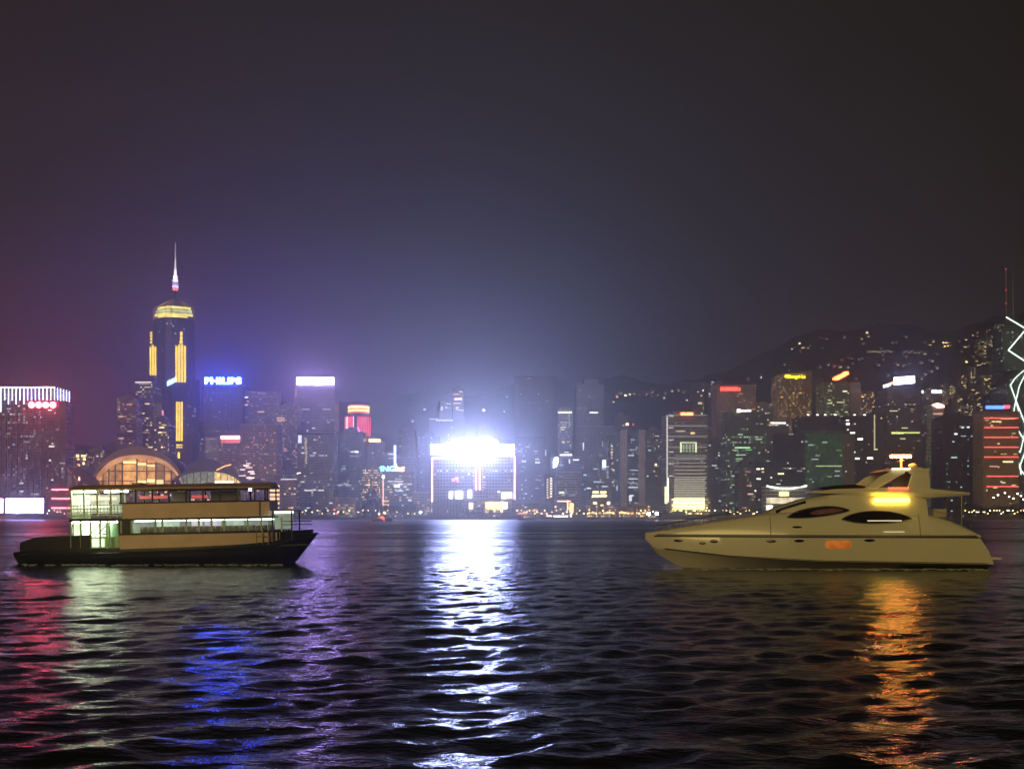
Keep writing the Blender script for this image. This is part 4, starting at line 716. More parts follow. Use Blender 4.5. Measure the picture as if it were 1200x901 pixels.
em = MB().xz([(X(1091,1460)-cx,Z(474.5,1460)-GROUND),(X(1098,1460)-cx,Z(478.2,1460)-GROUND),(X(1106,1460)-cx,Z(477.6,1460)-GROUND),(X(1105,1460)-cx,Z(474.8,1460)-GROUND),(X(1098,1460)-cx,Z(472.2,1460)-GROUND)], -d/2-3, -d/2-1.5).build('sign', glow((1,.35,.30), 9, True), r)
tower('black square tower with a few pale blue windows left of the red striped building', 1104, 1151, 489, 1400, d=36, relief='fins', roof='none', nw=22, wc=(.6,.85,.8), ws=.6, wall=(.05,.05,.05), glass=(.02,.02,.02), lit=.01, power=.3,
      px_w=[(1128,501,3,1.4,(.9,.95,1),1.4),(1134.5,500.5,3,1.6,(.95,.97,1),1.8),(1120,508.5,3.4,1.8,(.95,.97,1),2.0),(1117,517.5,2.6,1.2,COOL,1),(1129,511,6,1,COOL,.7),(1139,511.3,3,1,COOL,.8),(1118,536,7,1.4,(.6,.85,.75),1.2)])
# --- red striped building
Yr = 1345; r,w,d,H,cx = tower('building striped with horizontal red neon lines under a blue and red rooftop sign', 1152, 1194, 483, Yr, d=30, relief=None, roof='none', nw=22, wc=(1,.75,.3), ws=.8, wall=(.36,.22,.12), lit=.5, power=.05, a=(1,.6,.25), b=(1,.7,.3), dim=.05, cw=2.2, fh=3.4, ww=.6,
      px_w=[(1164,494,4,1.4,(1,.8,.3),1.6),(1170,494,6,1.4,(1,.8,.3),1.8),(1181,490.6,16,1.2,(1,.5,.25),1.6),(1181,541,12,1.8,(1,.85,.5),1.8),(1164,546.5,9,1,PINK,1.2),(1173.5,564.5,3,1.4,COOL,1)])
for yy in (490,501,512.5,524,535.5,558,570): part_px(r, Yr, d, cx, 'neon_line', glow((1,.13,.11), 2.1), 1153 if yy < 550 else 1156, 1193, yy-.6, yy+.6)
part_px(r, Yr, d, cx, 'sign', glow((.07,.18,1), 5, True), 1155, 1176, 475.3, 479.3, off=.2, dep=1); part_px(r, Yr, d, cx, 'sign', glow((1,.08,.12), 5, True), 1176, 1183, 475, 478.6, off=.2, dep=1)
part_px(r, Yr, d, cx, 'sign_frame', M_DARK, 1154, 1184, 474.5, 484, off=-.8, dep=.8)
# --- the braced crystal tower at the right edge
Yb = 1480; r = empty('skyscraper', (X(1222,Yb), Yb+25, GROUND), 'faceted glass skyscraper edged by white zigzag light lines at the right edge of the photo', 'skyscraper')
bx_ = lambda p: X(p,Yb)-X(1222,Yb); bz = lambda p: Z(p,Yb)-GROUND
gl = facade(wall=(.12,.14,.12), glass=(.03,.04,.03), lit=.06, power=.35, a=GREEN, b=COOL, dim=.012, cw=3, fh=3.8)
w2 = bx_(1262)
MB().prism([(-w2,-20),(w2,-20),(w2,30),(-w2,30)], 0, bz(448)).build('wall', gl, r)
MB().prism([(-w2,-20),(w2,-20),(w2,30),(-w2,30)], bz(448), bz(432), [(-w2*.55,-14),(w2,-20),(w2,30),(-w2*.6,30)]).build('facet', gl, r)
MB().prism([(-w2*.95,-5),(w2,-19),(w2,30),(-w2*.95,30)], bz(432), bz(380), [(-w2*.95,4),(w2,-15),(w2,30),(-w2*.95,30)]).build('upper_wall', gl, r)
MB().prism([(-w2*.95,4),(w2,-15),(w2,30),(-w2*.95,30)], bz(380), bz(366), [(0,8),(w2*.2,0),(w2*.2,20),(0,20)]).build('roof', gl, r)
zl = glow((.78,1,.86), 2.6, False)
def line(pts, yy=-21.5, rr=.95):
    for (a, za), (b2, zb2) in zip(pts, pts[1:]): MB().tube((bx_(a), yy, bz(za)), (bx_(b2), yy, bz(zb2)), rr, n=6).build('light_line', zl, r)
line([(1180.5,371),(1204,385),(1183,410),(1206,425)]); line([(1204,432),(1196,438),(1190,444),(1185.5,451),(1191,466),(1195,480),(1192,500),(1206,522)], rr=.8)
line([(1204,436),(1196,452),(1190,478),(1189.5,490),(1194,508),(1192,524)], rr=.7); line([(1191,466),(1204,500),(1197,530),(1192,524)], rr=.7); line([(1192,531),(1197,550),(1206,560)], rr=.8); line([(1206,520),(1197,545),(1198,556)], rr=.8)
for dx in (-11, -3): MB().tube((bx_(1205+dx), 10, bz(380)), (bx_(1203+dx), 10, bz(308)), .9, .35).build('mast', M_STEEL, r)
for yy in (309, 350, 334): MB().box(bx_(1192)-.8, bx_(1192)+.8, 8, 9.5, bz(yy)-.8, bz(yy)+.8).build('beacon', glow((1,.12,.1), 1.0), r)
for i in range(9): MB().box(bx_(1193)-1, bx_(1193)+.2, 8.5, 9.5, bz(315+i*6), bz(312+i*6)).build('mast_light', glow((1,.12,.12), .14), r)
# --- filler towers of the second row
fill = [(224,243,500,1680,'unlit slab wedged between the spired tower and the blue lettered tower'),(560,582,500,1800,'faint tower hidden behind the middle of the glaring sign'),
        (584,606,530,1700,'faint low tower behind the right end of the glaring sign'),(720,738,488,1750,'dim slab rising behind the left pillar of the two pillar tower'),(757,776,505,1800,'faint slab rising above the plain brownish block'),
        (1082,1094,500,1650,'dark slab between the blue white signed tower and the green and magenta tower'),(1028,1042,468,1700,'dark slab rising left of the blue white rooftop sign'),(866,884,545,1330,'narrow dim block in front of the dark green glass tower'),
        (830,852,520,1460,'dim brown slab filling the gap right of the white floored tower'),(467,486,505,1800,'hazy tower far behind the orange emblem'),(104,136,552,1500,'low dim block hidden mostly behind the arched hall')]
for x0,x1,yt,Y,lb in fill:
    tower(lb, x0, x1, yt, Y, d=26, relief=random.choice(['floors','fins']), nw=9, wc=random.choice([WARM,COOL,PINK]), ws=.9, wall=(.18,.17,.19), lit=.07, power=.4)
# ================================================================== mid-levels apartment towers on the slope at the right
ml = [(1126,1133,437,'first'),(1137,1144,430,''),(1146,1156,398,''),(1158,1168,386,''),(1168,1178,380,''),(1112,1120,448,''),(1138,1150,452,''),(1153,1163,440,''),(1163,1172,418,''),(1120,1128,462,''),(1130,1139,470,''),(1144,1152,464,''),(1170,1179,446,''),(1104,1112,455,'')]
for x0,x1,yt,_ in ml:
    yb = yt+28; Y = solve_hill((x0+x1)/2, yb-6); zb_ = terr((x0+x1)/2, Y)-4
    tower('thin apartment tower with amber windows on the slope left of the zigzag lit skyscraper', x0, x1, yt, Y, d=18, relief=None, roof='none', nw=11, wc=(1,.72,.35), ws=1.9, wall=(.05,.045,.04), lit=.16, power=.8, a=WARM, b=(1,.8,.4), cw=3, fh=3.3, zb=zb_, name='apartment_tower',
          cat='tower', group='thin apartment towers on the right slope')
# ================================================================== houses with lamps scattered over the hills
hm = facade(wall=(.05,.05,.045), lit=.12, power=.6, cw=3, fh=3, dim=.0)
base_house = {}
def hill_house(px, py, w, hh, col, s, label, group, n=1):
    Y = solve_hill(px, py+1); zz = terr(px, Y)
    r = empty('hillside_house', (X(px,Y), Y, zz), label, 'house', group)
    k = round(w), round(hh)
    if k not in base_house:
        o = MB().box(-w/2-2, w/2+2, 0, 12, -12, hh+3).build('wall', hm, r); ro = MB().box(-w/2-2.6, w/2+2.6, -.6, 12.6, hh+3, hh+3.8).build('roof', M_DARK, r); base_house[k] = (o.data, ro.data)
    else:
        for nm_, me_ in zip(('wall','roof'), base_house[k]): link(bpy.data.objects.new(nm_, me_), r)
    zc_ = max(1.5, Z(py, Y)-zz)
    for i in range(n):
        ww_ = w/n*.62; window_part(r, -w/2+w*(i+.5)/n, zc_-random.random()*1.0, ww_, hh*.55, -.4, glow(col, s*2.2))
LA = 'small hillside house with warm lit windows on the dark ridge at the right'
GA = 'lit houses on the right hillside'
pts = [(929,410,9,5,(1,.95,.85),4,1),(937,402.5,8,5,(1,.75,.25),4,1),(941,407.5,10,4,WARM,1.8,2),(947,409,6,3,WARM,1.4,1),(962,397,5,4,WARM,1.2,1),(966,398,5,4,COOL,1,1),(969,397.5,5,3,WARM,1,1),(990,396,4,3,WARM,1,1),(1010,397,5,4,WARM,1.4,1),(1016,390,7,9,(1,.8,.5),1.6,2),(1018,395,6,4,WARM,1.2,1),
       (1046,402,5,3,WARM,.8,1),(1062,396,5,3,WARM,1,1),(1085,402,9,5,(1,.7,.35),1.6,2),(1090,405,8,5,(1,.75,.4),1.8,2),(1094,401,8,5,WARM,1.4,1),(1109,403,24,6,(1,.68,.2),2.6,3),(1111,406,26,5,(1,.62,.2),2.0,3),(1132,399,7,4,WARM,2.0,1),(1140,394,8,3,WARM,1.4,1),(1132.5,424,7,6,(1,.68,.15),3.4,1),(1131,408,9,4,WARM,1.2,2),(1143,408,9,4,WARM,1,2),
       (1062,419.5,5,3,WARM,1,1),(971,429,5,4,WARM,1.6,1),(978,429.5,4,3,WARM,.9,1),(985,431,7,4,(1,.7,.5),1.2,2),(994,430.5,6,4,WARM,1.2,1),(1052,428,7,5,(1,.6,.4),1.6,1),(1059,429.5,6,4,(1,.6,.4),1.4,1),(1065,428.5,6,4,WARM,1.2,1),(1098.5,433.5,5,4,COOL,1,1),(1092,436,5,3,COOL,.7,1),(1099,417,4,3,(1,.35,.2),.6,1),
       (892,444,3,6,(.85,.9,1),1.6,1),(877,445,4,3,WARM,.7,1),(1108,466,6,4,WARM,1.4,1),(1110,471,6,4,(1,.8,.6),1.6,1),(1126,476,7,4,(1,.8,.6),2.2,1),(1121,465.5,6,4,WARM,1.6,1),(1140,480,9,3,WARM,1.6,2),(1150,460,5,4,COOL,.8,1),(1012,404,5,3,WARM,.8,1),(1030,430,5,3,COOL,.6,1)]
for p in pts: hill_house(p[0],p[1],p[2],p[3],p[4],p[5],LA,GA,p[6])
for i in range(16): hill_house(1018+i*1.9, 413.4-.05*i, 3, 2.2, (1,.8,.45), 1.3, LA, GA)
for i in range(9): hill_house(1061+i*2.3, 413.2+(i%2)*.5, 3.4, 2.2, (1,.8,.45), 1.2, LA, GA)
for i in range(14): hill_house(1146+i*2.6, 428-i*.55+random.uniform(-.6,.6), 4, 2.6, (1,.85,.55), 1.4, LA, GA)
for i in range(46):
    px = random.uniform(1080,1180); hill_house(px, random.uniform(ridge_py(px)+10, 478), random.uniform(3,7), 3, random.choice([WARM,AMB,(1,.8,.45)]), random.uniform(.5,1.4), LA, GA, random.choice((1,1,2)))
for i in range(22):
    px = random.uniform(905,1080); hill_house(px, random.uniform(ridge_py(px)+9, 448), 3, 2.4, random.choice([WARM,COOL]), random.uniform(.3,.7), LA, GA)
LB = 'small lit house on the hazy slope above the two pillar tower'; GB_ = 'lit houses on the middle slope'
for p in [(723,465,9,9,(1,.55,.45),.8,1),(733,463.2,7,6,(1,.85,.45),4.2,1),(737.8,462.5,7,6,(1,.8,.4),4,1),(719,471,6,5,(1,.5,.35),2,1),(727,461,9,5,WARM,.8,2),(743,461.5,7,5,(1,.5,.35),.9,1),(750,464.5,3,3,COOL,1.2,1),(754,460,6,3,COOL,.7,1),(759,462,9,6,(1,.42,.35),.9,2),(765,460,8,5,(1,.5,.4),1,2),(765,465,8,4,(1,.4,.3),.8,2),
          (778.5,467,6,4,(1,.8,.6),2,1),(780,461,4,3,WARM,.8,1),(788,459,6,4,(1,.85,.7),1.6,1),(795,458,5,4,WARM,1.2,1),(801,461,5,4,WARM,.9,1),(805,470,6,4,(.95,.9,.85),1.5,1),(771,463,5,3,WARM,.9,1),(811,463,4,3,WARM,.6,1),(712,452+12,4,3,COOL,.4,1)]:
    hill_house(*p[:6], LB, GB_, p[6])
LC = 'lone bright lamp house on the dark slope around the glaring sign'; GC = 'lone lamps on the slope behind the glaring sign'
for p in [(567,480.6,9,7,(.95,.88,1),4.2,1),(594,465,5,5,(.8,.95,1),2.4,1),(591,482.3,5,6,(.7,.85,1),2.4,1),(497.5,479.6,7,5,(.85,.85,1),2,1),(483.5,494,6,5,(.85,.85,1),2,1),(500,517,10,3,COOL,.8,2),(610,470,4,3,COOL,.5,1)]:
    hill_house(*p[:6], LC, GC, p[6])
# ================================================================== the arched hall on the shore
Ya = 1335; CX = 165.; r = empty('arched_hall', (X(CX,Ya), Ya, GROUND), 'great arched waterfront hall with a glass front glowing orange behind the ferry', 'hall')
ax = lambda p: X(p,Ya)-X(CX,Ya); az_ = lambda p: Z(p,Ya)-GROUND
def arch_y(px, c, hw, top, base):                       # photo row of an arch
    t = min(1, abs(px-c)/hw); return base-(base-top)*math.sqrt(max(0, 1-t**2.1))
MB().box(ax(108), ax(222), 1, 60, 0, az_(574)).build('base', facade(wall=(.25,.17,.1), lit=.3, a=AMB, b=WARM, power=.8, cw=5, fh=4.5), r)
cols_x = [114,121,128,135.5,144,161,172.5,183,193,201,207]
rows_y = [572,563.5,552,543,524]
for i in range(len(cols_x)-1):
    for j in range(len(rows_y)-1):
        a, b2 = cols_x[i]+.7, cols_x[i+1]-.7; z0 = rows_y[j]-.5; 
        ya, yb = arch_y(a,CX-4,50,531,577), arch_y(b2,CX-4,50,531,577)
        z1a, z1b = max(rows_y[j+1]+.5, ya), max(rows_y[j+1]+.5, yb)
        if z0-z1a < .8 and z0-z1b < .8: continue
        z1a = min(z1a, z0-.1); z1b = min(z1b, z0-.1)
        warm = [(1,.40,.07),(1,.46,.09),(1,.48,.10),(1,.38,.07)][j]
        MB().xz([(ax(a),az_(z0)),(ax(b2),az_(z0)),(ax(b2),az_(z1b)),(ax(a),az_(z1a))], -1.2, 0).build('glass_panel', glow(warm, round(random.choice([.35,.55,.8]) + (.35 if 3 < i < 7 else 0),2), False, .55, .16), r)
for (a, b2, y0, y1, s_) in ((145,160.5,540.5,543,2.4),(162,172,542.5,545,2.2),(173,182,544.5,546.8,1.8),(162,172,563,566,2.0),(173,182,561.5,565,2.4),(184,192,562,569,1.6),(162,180,567,569,1.4)):
    MB().box(ax(a), ax(b2), -2.2, -1.3, az_(y1), az_(y0)).build('inner_light', glow((1,.72,.30) if y0 < 566 else (1,.25,.08), s_, True), r)
def arch_shell(c, hw, top, base, thick, y0, y1, n=36, tilt=0):
    """curved roof: outer and inner arch, extruded from y0 to y1"""
    o_, i_ = [], []
    for k in range(n+1):
        px = c-hw+2*hw*k/n; ty = arch_y(px, c, hw, top, base) + tilt*(px-c)/hw
        o_.append((px, ty)); f_ = max(.18, 1-abs((px-c)/hw)**2*.75); i_.append((px, min(base+1, ty+thick*f_)))
    mb = MB()
    for k in range(n):
        a, b2, c2, d2 = o_[k], o_[k+1], i_[k+1], i_[k]
        P = [(ax(q[0]), az_(q[1])) for q in (a,b2,c2,d2)]
        sh = 6
        mb.add([(x,y0,z) for x,z in P]+[(x,y1,z-sh) for x,z in P], [(3,2,1,0),(4,5,6,7),(0,1,5,4),(1,2,6,5),(2,3,7,6),(3,0,4,7)])
    return mb
def arch_shape(c, hw, top, base, thick, y0, y1, name, mat, n=36, skew=0):
    return arch_shell(c, hw, top, base, thick, y0, y1, n, skew).build(name, mat, r, smooth=False)
arch_shape(CX-1, 56, 524, 580, 9, -9, 50, 'roof', paint('roof_metal', (.55,.40,.30), .45, .2, .05))
arch_shape(CX-1, 54, 531, 581, 1.6, -6, -2, 'soffit_glow', glow((1,.45,.15), .8, False, .4, .05))  # arch band glows itself, standing in for hall light falling on the soffit
arch_shape(CX+4, 62, 526, 584, 3, 4, 40, 'upper_roof', paint('roof_blue', (.20,.20,.42), .4, .2, .05))
fr = MB()
for i, px in enumerate(cols_x): fr.box(ax(px-(.75 if i in (4,5) else .4)), ax(px+(.75 if i in (4,5) else .4)), -2.2, -.3, az_(574), az_(arch_y(px,CX-4,50,529,577)))
for yy in rows_y[1:-1]: fr.box(ax(115 if yy > 550 else 124), ax(206 if yy > 550 else 198), -2.0, -.2, az_(yy+.5), az_(yy-.5))
fr.build('glass_frame', paint('bronze', (.12,.05,.03), .5, .2, .2), r)
# left wing: sweeping roof to a small arch
r2 = empty('side_hall', (X(92,Ya-8), Ya-8, GROUND), 'small arched side hall with a sweeping dark roof, left of the great orange arched hall', 'hall'); r_keep = r; r = r2
ax = lambda p: X(p,Ya-8)-X(92,Ya-8); az_ = lambda p: Z(p,Ya-8)-GROUND
MB().box(ax(70), ax(116), 0, 30, 0, az_(577)).build('base', facade(wall=(.25,.18,.15), lit=.2, a=AMB, b=WARM), r)
MB().xz([(ax(70),az_(578)),(ax(91),az_(578)),(ax(90),az_(562)),(ax(86),az_(555)),(ax(80),az_(552.5)),(ax(74),az_(555)),(ax(70.5),az_(563))], 0, 20).build('wall', facade(wall=(.34,.20,.2), lit=0, dim=0), r)
MB().xz([(ax(76.5),az_(578)),(ax(84.5),az_(578)),(ax(84.5),az_(559)),(ax(80.5),az_(556)),(ax(76.5),az_(559))], -.8, 0).build('glass_panel', glow((.75,.6,.55), .14, False, .3, .2), r)
ed = MB(); pr = [(70,570),(70.5,563),(74,555),(80,552),(86,555),(90,562),(91,572)]
for (a, za), (b2, zb2) in zip(pr, pr[1:]): ed.tube((ax(a),-.6,az_(za)),(ax(b2),-.6,az_(zb2)),.55)
ed.build('arch_edge', glow((1,.35,.28), .45), r)
sw_ = [(84,553),(90,548.5),(98,549.5),(106,553.5),(112,560),(117,572),(104,572),(96,563)]
MB().xz([(ax(a),az_(b2)) for a,b2 in sw_[::-1]], -3, 26).build('roof', paint('roof_dark', (.12,.06,.07), .5, .3, .05), r)
MB().box(ax(93.3), ax(95), -4, -3.2, az_(563), az_(559)).build('lamp', glow((1,.6,.3), 3), r)
MB().xz([(ax(95),az_(577)),(ax(112),az_(577)),(ax(106),az_(568)),(ax(99),az_(566))], -3.6, -3.1).build('glass_panel', glow((1,.45,.15), .35, False, .3, .1), r)
# right wing: blue dome with a long low glazed arch
r3 = empty('domed_hall', (X(245,Ya-4), Ya-4, GROUND), 'low blue domed hall with a greenish glazed arch, right of the great orange arched hall', 'hall'); r = r3
ax = lambda p: X(p,Ya-4)-X(245,Ya-4); az_ = lambda p: Z(p,Ya-4)-GROUND
MB().box(ax(206), ax(286), 2, 40, 0, az_(571)).build('base', facade(wall=(.25,.2,.15), lit=.25, a=AMB, b=WARM, power=.8), r)
arch_shape(238, 32, 537, 572, 14, 10, 40, 'dome', paint('roof_blue', (.16,.17,.36), .4, .25, .05))
arch_shape(243, 44, 548.5, 574, 4, -4, 12, 'roof', paint('roof_blue', (.22,.20,.36), .4, .25, .05))
for i in range(9):
    a, b2 = 212+i*7.9+.5, 212+(i+1)*7.9-.6; ya, yb = arch_y(a,243,43,552.5,574), arch_y(b2,243,43,552.5,574)
    c = (.62,.66,.36) if i < 5 else (1,.66,.20)
    if 572-ya < .6: continue
    MB().xz([(ax(a),az_(572.5)),(ax(b2),az_(572.5)),(ax(b2),az_(yb)),(ax(a),az_(ya))], -3, -2).build('glass_panel', glow(c, .34 if i < 5 else 1.15, False, .55, .25), r)
ed = MB(); pr = [(255,551),(260,548.5),(266,545.8),(272,544.6)]
for (a, za), (b2, zb2) in zip(pr, pr[1:]): ed.tube((ax(a),-5,az_(za)),(ax(b2),-5,az_(zb2)),.9)
ed.build('arch_edge', glow((1,.50,.16), 1.8), r)
MB().box(ax(253), ax(275), -4.6, -4, az_(565.6), az_(563.8)).build('inner_light', glow((1,.95,.7), 4, True), r)
# ================================================================== the promenade: lamps and trees
lamp_m = {}
def street_lamp(px, Y, h, col, s, label, group, rad=.75):
    k = (round(h), tuple(col), s)
    r = empty('street_lamp', (X(px,Y), Y, GROUND), label, 'street lamp', group)
    if k not in lamp_m:
        p = MB().tube((0,0,0),(0,0,h),.16,.09).tube((0,0,h),(0,-1.2,h+.3),.08).build('pole', M_DARK, r)
        hd = bmesh.new(); bmesh.ops.create_icosphere(hd, subdivisions=2, radius=rad); me_ = bpy.data.meshes.new('lamp_head'); hd.to_mesh(me_); hd.free(); me_.materials.append(glow(col, s)); 
        for v in me_.vertices: v.co.z = v.co.z*.7 + h+.1; v.co.y -= 1.2
        me_.update(); link(bpy.data.objects.new('lamp_head', me_), r); lamp_m[k] = (p.data, me_)
    else:
        link(bpy.data.objects.new('pole', lamp_m[k][0]), r); link(bpy.data.objects.new('lamp_head', lamp_m[k][1]), r)
    return r
lx_ = []
for a, b2, n in ((2,105,26),(336,448,17),(452,500,5),(604,640,9),(640,776,26),(784,852,16),(852,900,14),(1130,1200,22)):
    for i in range(n): lx_.append(a+(b2-a)*(i+random.uniform(.1,.9))/n)
kinds = [((1,.55,.18),9,'orange'),((1,.75,.35),8,'amber'),((1,.92,.75),9,'white'),((1,.42,.15),7,'orange'),((1,.62,.22),14,'amber')]
for px in lx_:
    c, s_, nm = random.choice(kinds)
    if px < 110: c, s_, nm = random.choice([((.8,.8,1),9,'bluish white'),((1,.85,.8),8,'bluish white'),((1,.6,.6),5,'pinkish')])
    reg = 'far left' if px < 110 else 'middle left' if px < 600 else 'middle' if px < 900 else 'right end'
    street_lamp(px, 1304+random.random()*8, random.choice((5,7,9)), c, s_, f'{nm} lamp on the far promenade, {reg} of the shore', f'{nm} promenade lamps on the {reg} of the shore')
street_lamp(493, 1303, 7, (.75,1,.85), 40, 'brilliant greenish white lamp at the foot of the wedge pavilion', None, 1.5)
street_lamp(392, 1303, 10, (1,.12,.08), 9, 'red lamp on the shore below the ledged tower, higher of two', None, .9)
street_lamp(395, 1303, 5, (1,.10,.07), 9, 'red lamp on the shore below the ledged tower, lower of two', None, .9)
# leaf clump crowns
def crown_mesh(seed, h, w, conical=False, n=420):
    rr = random.Random(seed); mb = MB()
    lobes = [(rr.uniform(-w*.28,w*.28), rr.uniform(-w*.28,w*.28), h*rr.uniform(.42,.85), rr.uniform(.22,.38)*w) for _ in range(7)] if not conical else [(0,0,h*(.18+.13*i), w*.46*(1-.15*i)) for i in range(6)]
    for _ in range(n):
        lx0, ly0, lz0, lr = rr.choice(lobes); v = Vector((rr.gauss(0,1), rr.gauss(0,1), rr.gauss(0,.8))).normalized()*lr*rr.uniform(.55,1.08)
        p = Vector((lx0,ly0,lz0))+v; s_ = rr.uniform(.35,.8); a = Vector((rr.uniform(-1,1),rr.uniform(-1,1),rr.uniform(-1,1))).normalized(); u_ = a.orthogonal().normalized(); w_ = a.cross(u_)
        mb.add([p+u_*s_, p+w_*s_*.6, p-u_*s_, p-w_*s_*.6], [(0,1,2,3)])
    return mb
m_leaf = paint('foliage', (.06,.085,.04), .8, .5, .8); m_bark = paint('bark', (.09,.07,.05), .9, .3, 1)
tree_kinds = []
def tree(px, Y, h, label, kind, group='trees along the far promenade', w=None):
    r = empty('tree', (X(px,Y), Y, GROUND), label, 'tree', group, rz=random.random()*6.28)
    while len(tree_kinds) < 4:
        i = len(tree_kinds); con = i == 3
        c = crown_mesh(40+i, 10, 9 if not con else 7, con); co = c.build('crown', m_leaf, r); t_ = MB(); t_.tube((0,0,0),(.2,0,5),.38,.22)
        for k in range(5): a = k*1.26; t_.tube((.1,0,3.5+.3*k),(2.6*math.cos(a),2.6*math.sin(a),6.5+.3*k),.14,.05)
        to = t_.build('trunk', m_bark, r); tree_kinds.append((co.data, to.data)); 
        for o in (co, to): bpy.data.objects.remove(o)
    for nm_, me_ in zip(('crown','trunk'), tree_kinds[kind]): link(bpy.data.objects.new(nm_, me_), r)
    r.scale = (h/10*(w or 1), h/10*(w or 1), h/10); return r
for px in [432,438,443,429,447]: tree(px, 1310, random.uniform(15,30), 'dark tree in the clump below the amber dotted apartment tower', random.choice((0,1,3)), 'trees below the amber dotted tower')
tree(437, 1316, 40, 'tallest dark conical tree below the amber dotted apartment tower', 3, 'trees below the amber dotted tower')
for px in [474,480,466,459]: tree(px, 1312, random.uniform(15,22), 'dark tree on the shore below the blue lettered low sign block', random.choice((0,1,2)), 'trees below the blue lettered block')
for px in [545,556,566,576,583,592,598,603]: tree(px, 1305, random.uniform(8,14), 'small dark tree in front of the neon outlined building', random.choice((0,1,2)), 'trees before the neon outlined building')
for px in [776,781,789,833,838,845,850]: tree(px, 1305, random.uniform(8,14), 'small dark tree near the foot of the white floored tower', random.choice((0,1,2)), 'trees at the white floored tower')
for px in [905,911,916,922,928]: tree(px, 1303, random.uniform(9,15), 'small dark tree before the low hall with the white lit canopy', random.choice((0,1,2)), 'trees before the canopy hall')
for px in [1132,1140,1150,1158,1166,1173,1180,1188,1196]: tree(px, 1316, random.uniform(13,20), 'dark tree below the red striped building', random.choice((0,1,2)), 'trees below the red striped building')
for px in [400,380,366,352,620,630,680,700,720,745,8,30,55,75]: tree(px, 1318, random.uniform(9,15), 'small dark tree between the promenade lamps', random.choice((0,1,2)))
for i, (px, yt) in enumerate([(1164,583),(1169,580),(1177,577.5),(1182,582),(1187,584),(1192,578.5),(1196,581),(1199,585)]):
    street_lamp(px, 1306+i, Z(yt,1306)-GROUND, (1,.93,.72), 12, 'tall bright lamp among the trees below the red striped building', 'tall lamps below the red striped building', 1.1)
# ================================================================== small craft on the far water
def launch(px, Y, L_, label, hullc, lights, mastc=None):
    r = empty('harbour_launch', (X(px,Y), Y, 0), label, 'boat')
    n = 12; vs, fs = [], []
    for i in range(n+1):
        t_ = i/n; x = -L_/2+L_*t_; hb = L_*.15*(1-max(0,(t_-.55)/.45)**2.2)*(.85+.15*min(1,t_*6)); zt = L_*.10*(1+.6*t_*t_)
        vs += [(x,-hb,zt),(x,-hb*.75,-.3),(x,hb*.75,-.3),(x,hb,zt)]
        if i: k = 4*i; fs += [(k-4,k-3,k+1,k),(k-3,k-2,k+2,k+1),(k-2,k-1,k+3,k+2),(k-1,k-4,k,k+3)]
    fs += [(0,1,2,3)]; mesh_obj('hull', vs, fs, paint('hull', hullc, .5, .3, .5), r)
    MB().box(-L_*.25,L_*.15,-L_*.1,L_*.1,L_*.1,L_*.26).build('cabin', paint('cabin', (.4,.38,.36), .6, .2, .5), r, bevel=.1)
    MB().box(-L_*.3,L_*.2,-L_*.12,L_*.12,L_*.26,L_*.28).build('cabin_roof', M_DARK, r)
    MB().box(-L_*.2,L_*.1,-L_*.104,-L_*.101,L_*.17,L_*.23).build('window', glow((1,.6,.3), .6), r)
    MB().tube((0,0,L_*.28),(0,0,L_*.55),.12,.06).build('mast', M_DARK, r)
    for (dx, z, c, s_, rd) in lights:
        MB().tube((dx,-L_*.12,z-rd),(dx,-L_*.12,z+rd),rd,rd,8).build('lamp', glow(c, s_, True), r)
    return r
launch(448, 900, 17, 'small dark red boat with orange lamps crossing far out, left of the white light streak', (.25,.03,.03), [(-2.5,6.5,(1,.6,.25),12,.6),(2.2,7.5,(1,.55,.25),14,.7),(0,3.5,(1,.10,.06),4,1.0),(1.5,1.8,(1,.08,.05),2.5,.8)])
launch(765, 1150, 20, 'far boat showing two white headlamps near the white floored tower', (.1,.1,.12), [(-5,7,(1,.97,.95),26,1.6),(4.2,7.2,(1,.97,.95),28,1.6),(0,9.5,(1,.8,.6),6,.7)])
launch(618, 1100, 20, 'low dark boat lying far out just right of the neon outlined building', (.05,.05,.06), [(-3,3.5,(1,.3,.25),3,.5)])
launch(1092, 900, 24, 'low dark boat with small white lamps seen past the stern of the yacht', (.06,.06,.06), [(-8,4,(1,.95,.9),5,.4),(-2,5,(1,.9,.8),4,.4),(4,4.5,(1,.9,.85),6,.45),(9,5,(.9,.95,1),9,.5)])

# ================================================================== the ferry
GAIN = 1.0
SF = 104.6/F
FX = X(190, 104.6); fer = empty('passenger_ferry', (FX, 107, 0), 'two deck cream and black passenger ferry with green white lit decks', 'ferry')
fer.rotation_euler = (0, R(-.9), R(3))
def fx(p): return (p-190)*SF
def fz(p): return 5+(604-p)*SF
def fi(p, Y=108.): return X(p, Y)-FX          # the same column seen on a wall deeper inside
BW = 4.1
def halfw(x, full=BW, x0=fx(8), x1=fx(366), p=2.4):
    c = (x0+x1)/2; hl = (x1-x0)/2; t_ = min(1, abs(x-c)/hl); return full*(1-t_**p*.92)
m_hull = paint('black_hull', (.005,.006,.005), .5, .4, .6, spec=.5); m_cream = paint('cream_paint', (.78,.60,.50), .5, .12, .6)
m_green = paint('green_paint', (.42,.62,.42), .55, .15, .8); m_fdark = paint('dark_trim', (.02,.022,.02), .5, .3, 1); m_deck = paint('deck', (.12,.12,.10), .8, .3, 1.5); m_roof = paint('ferry_roof', (.46,.34,.25), .6, .2, .8)
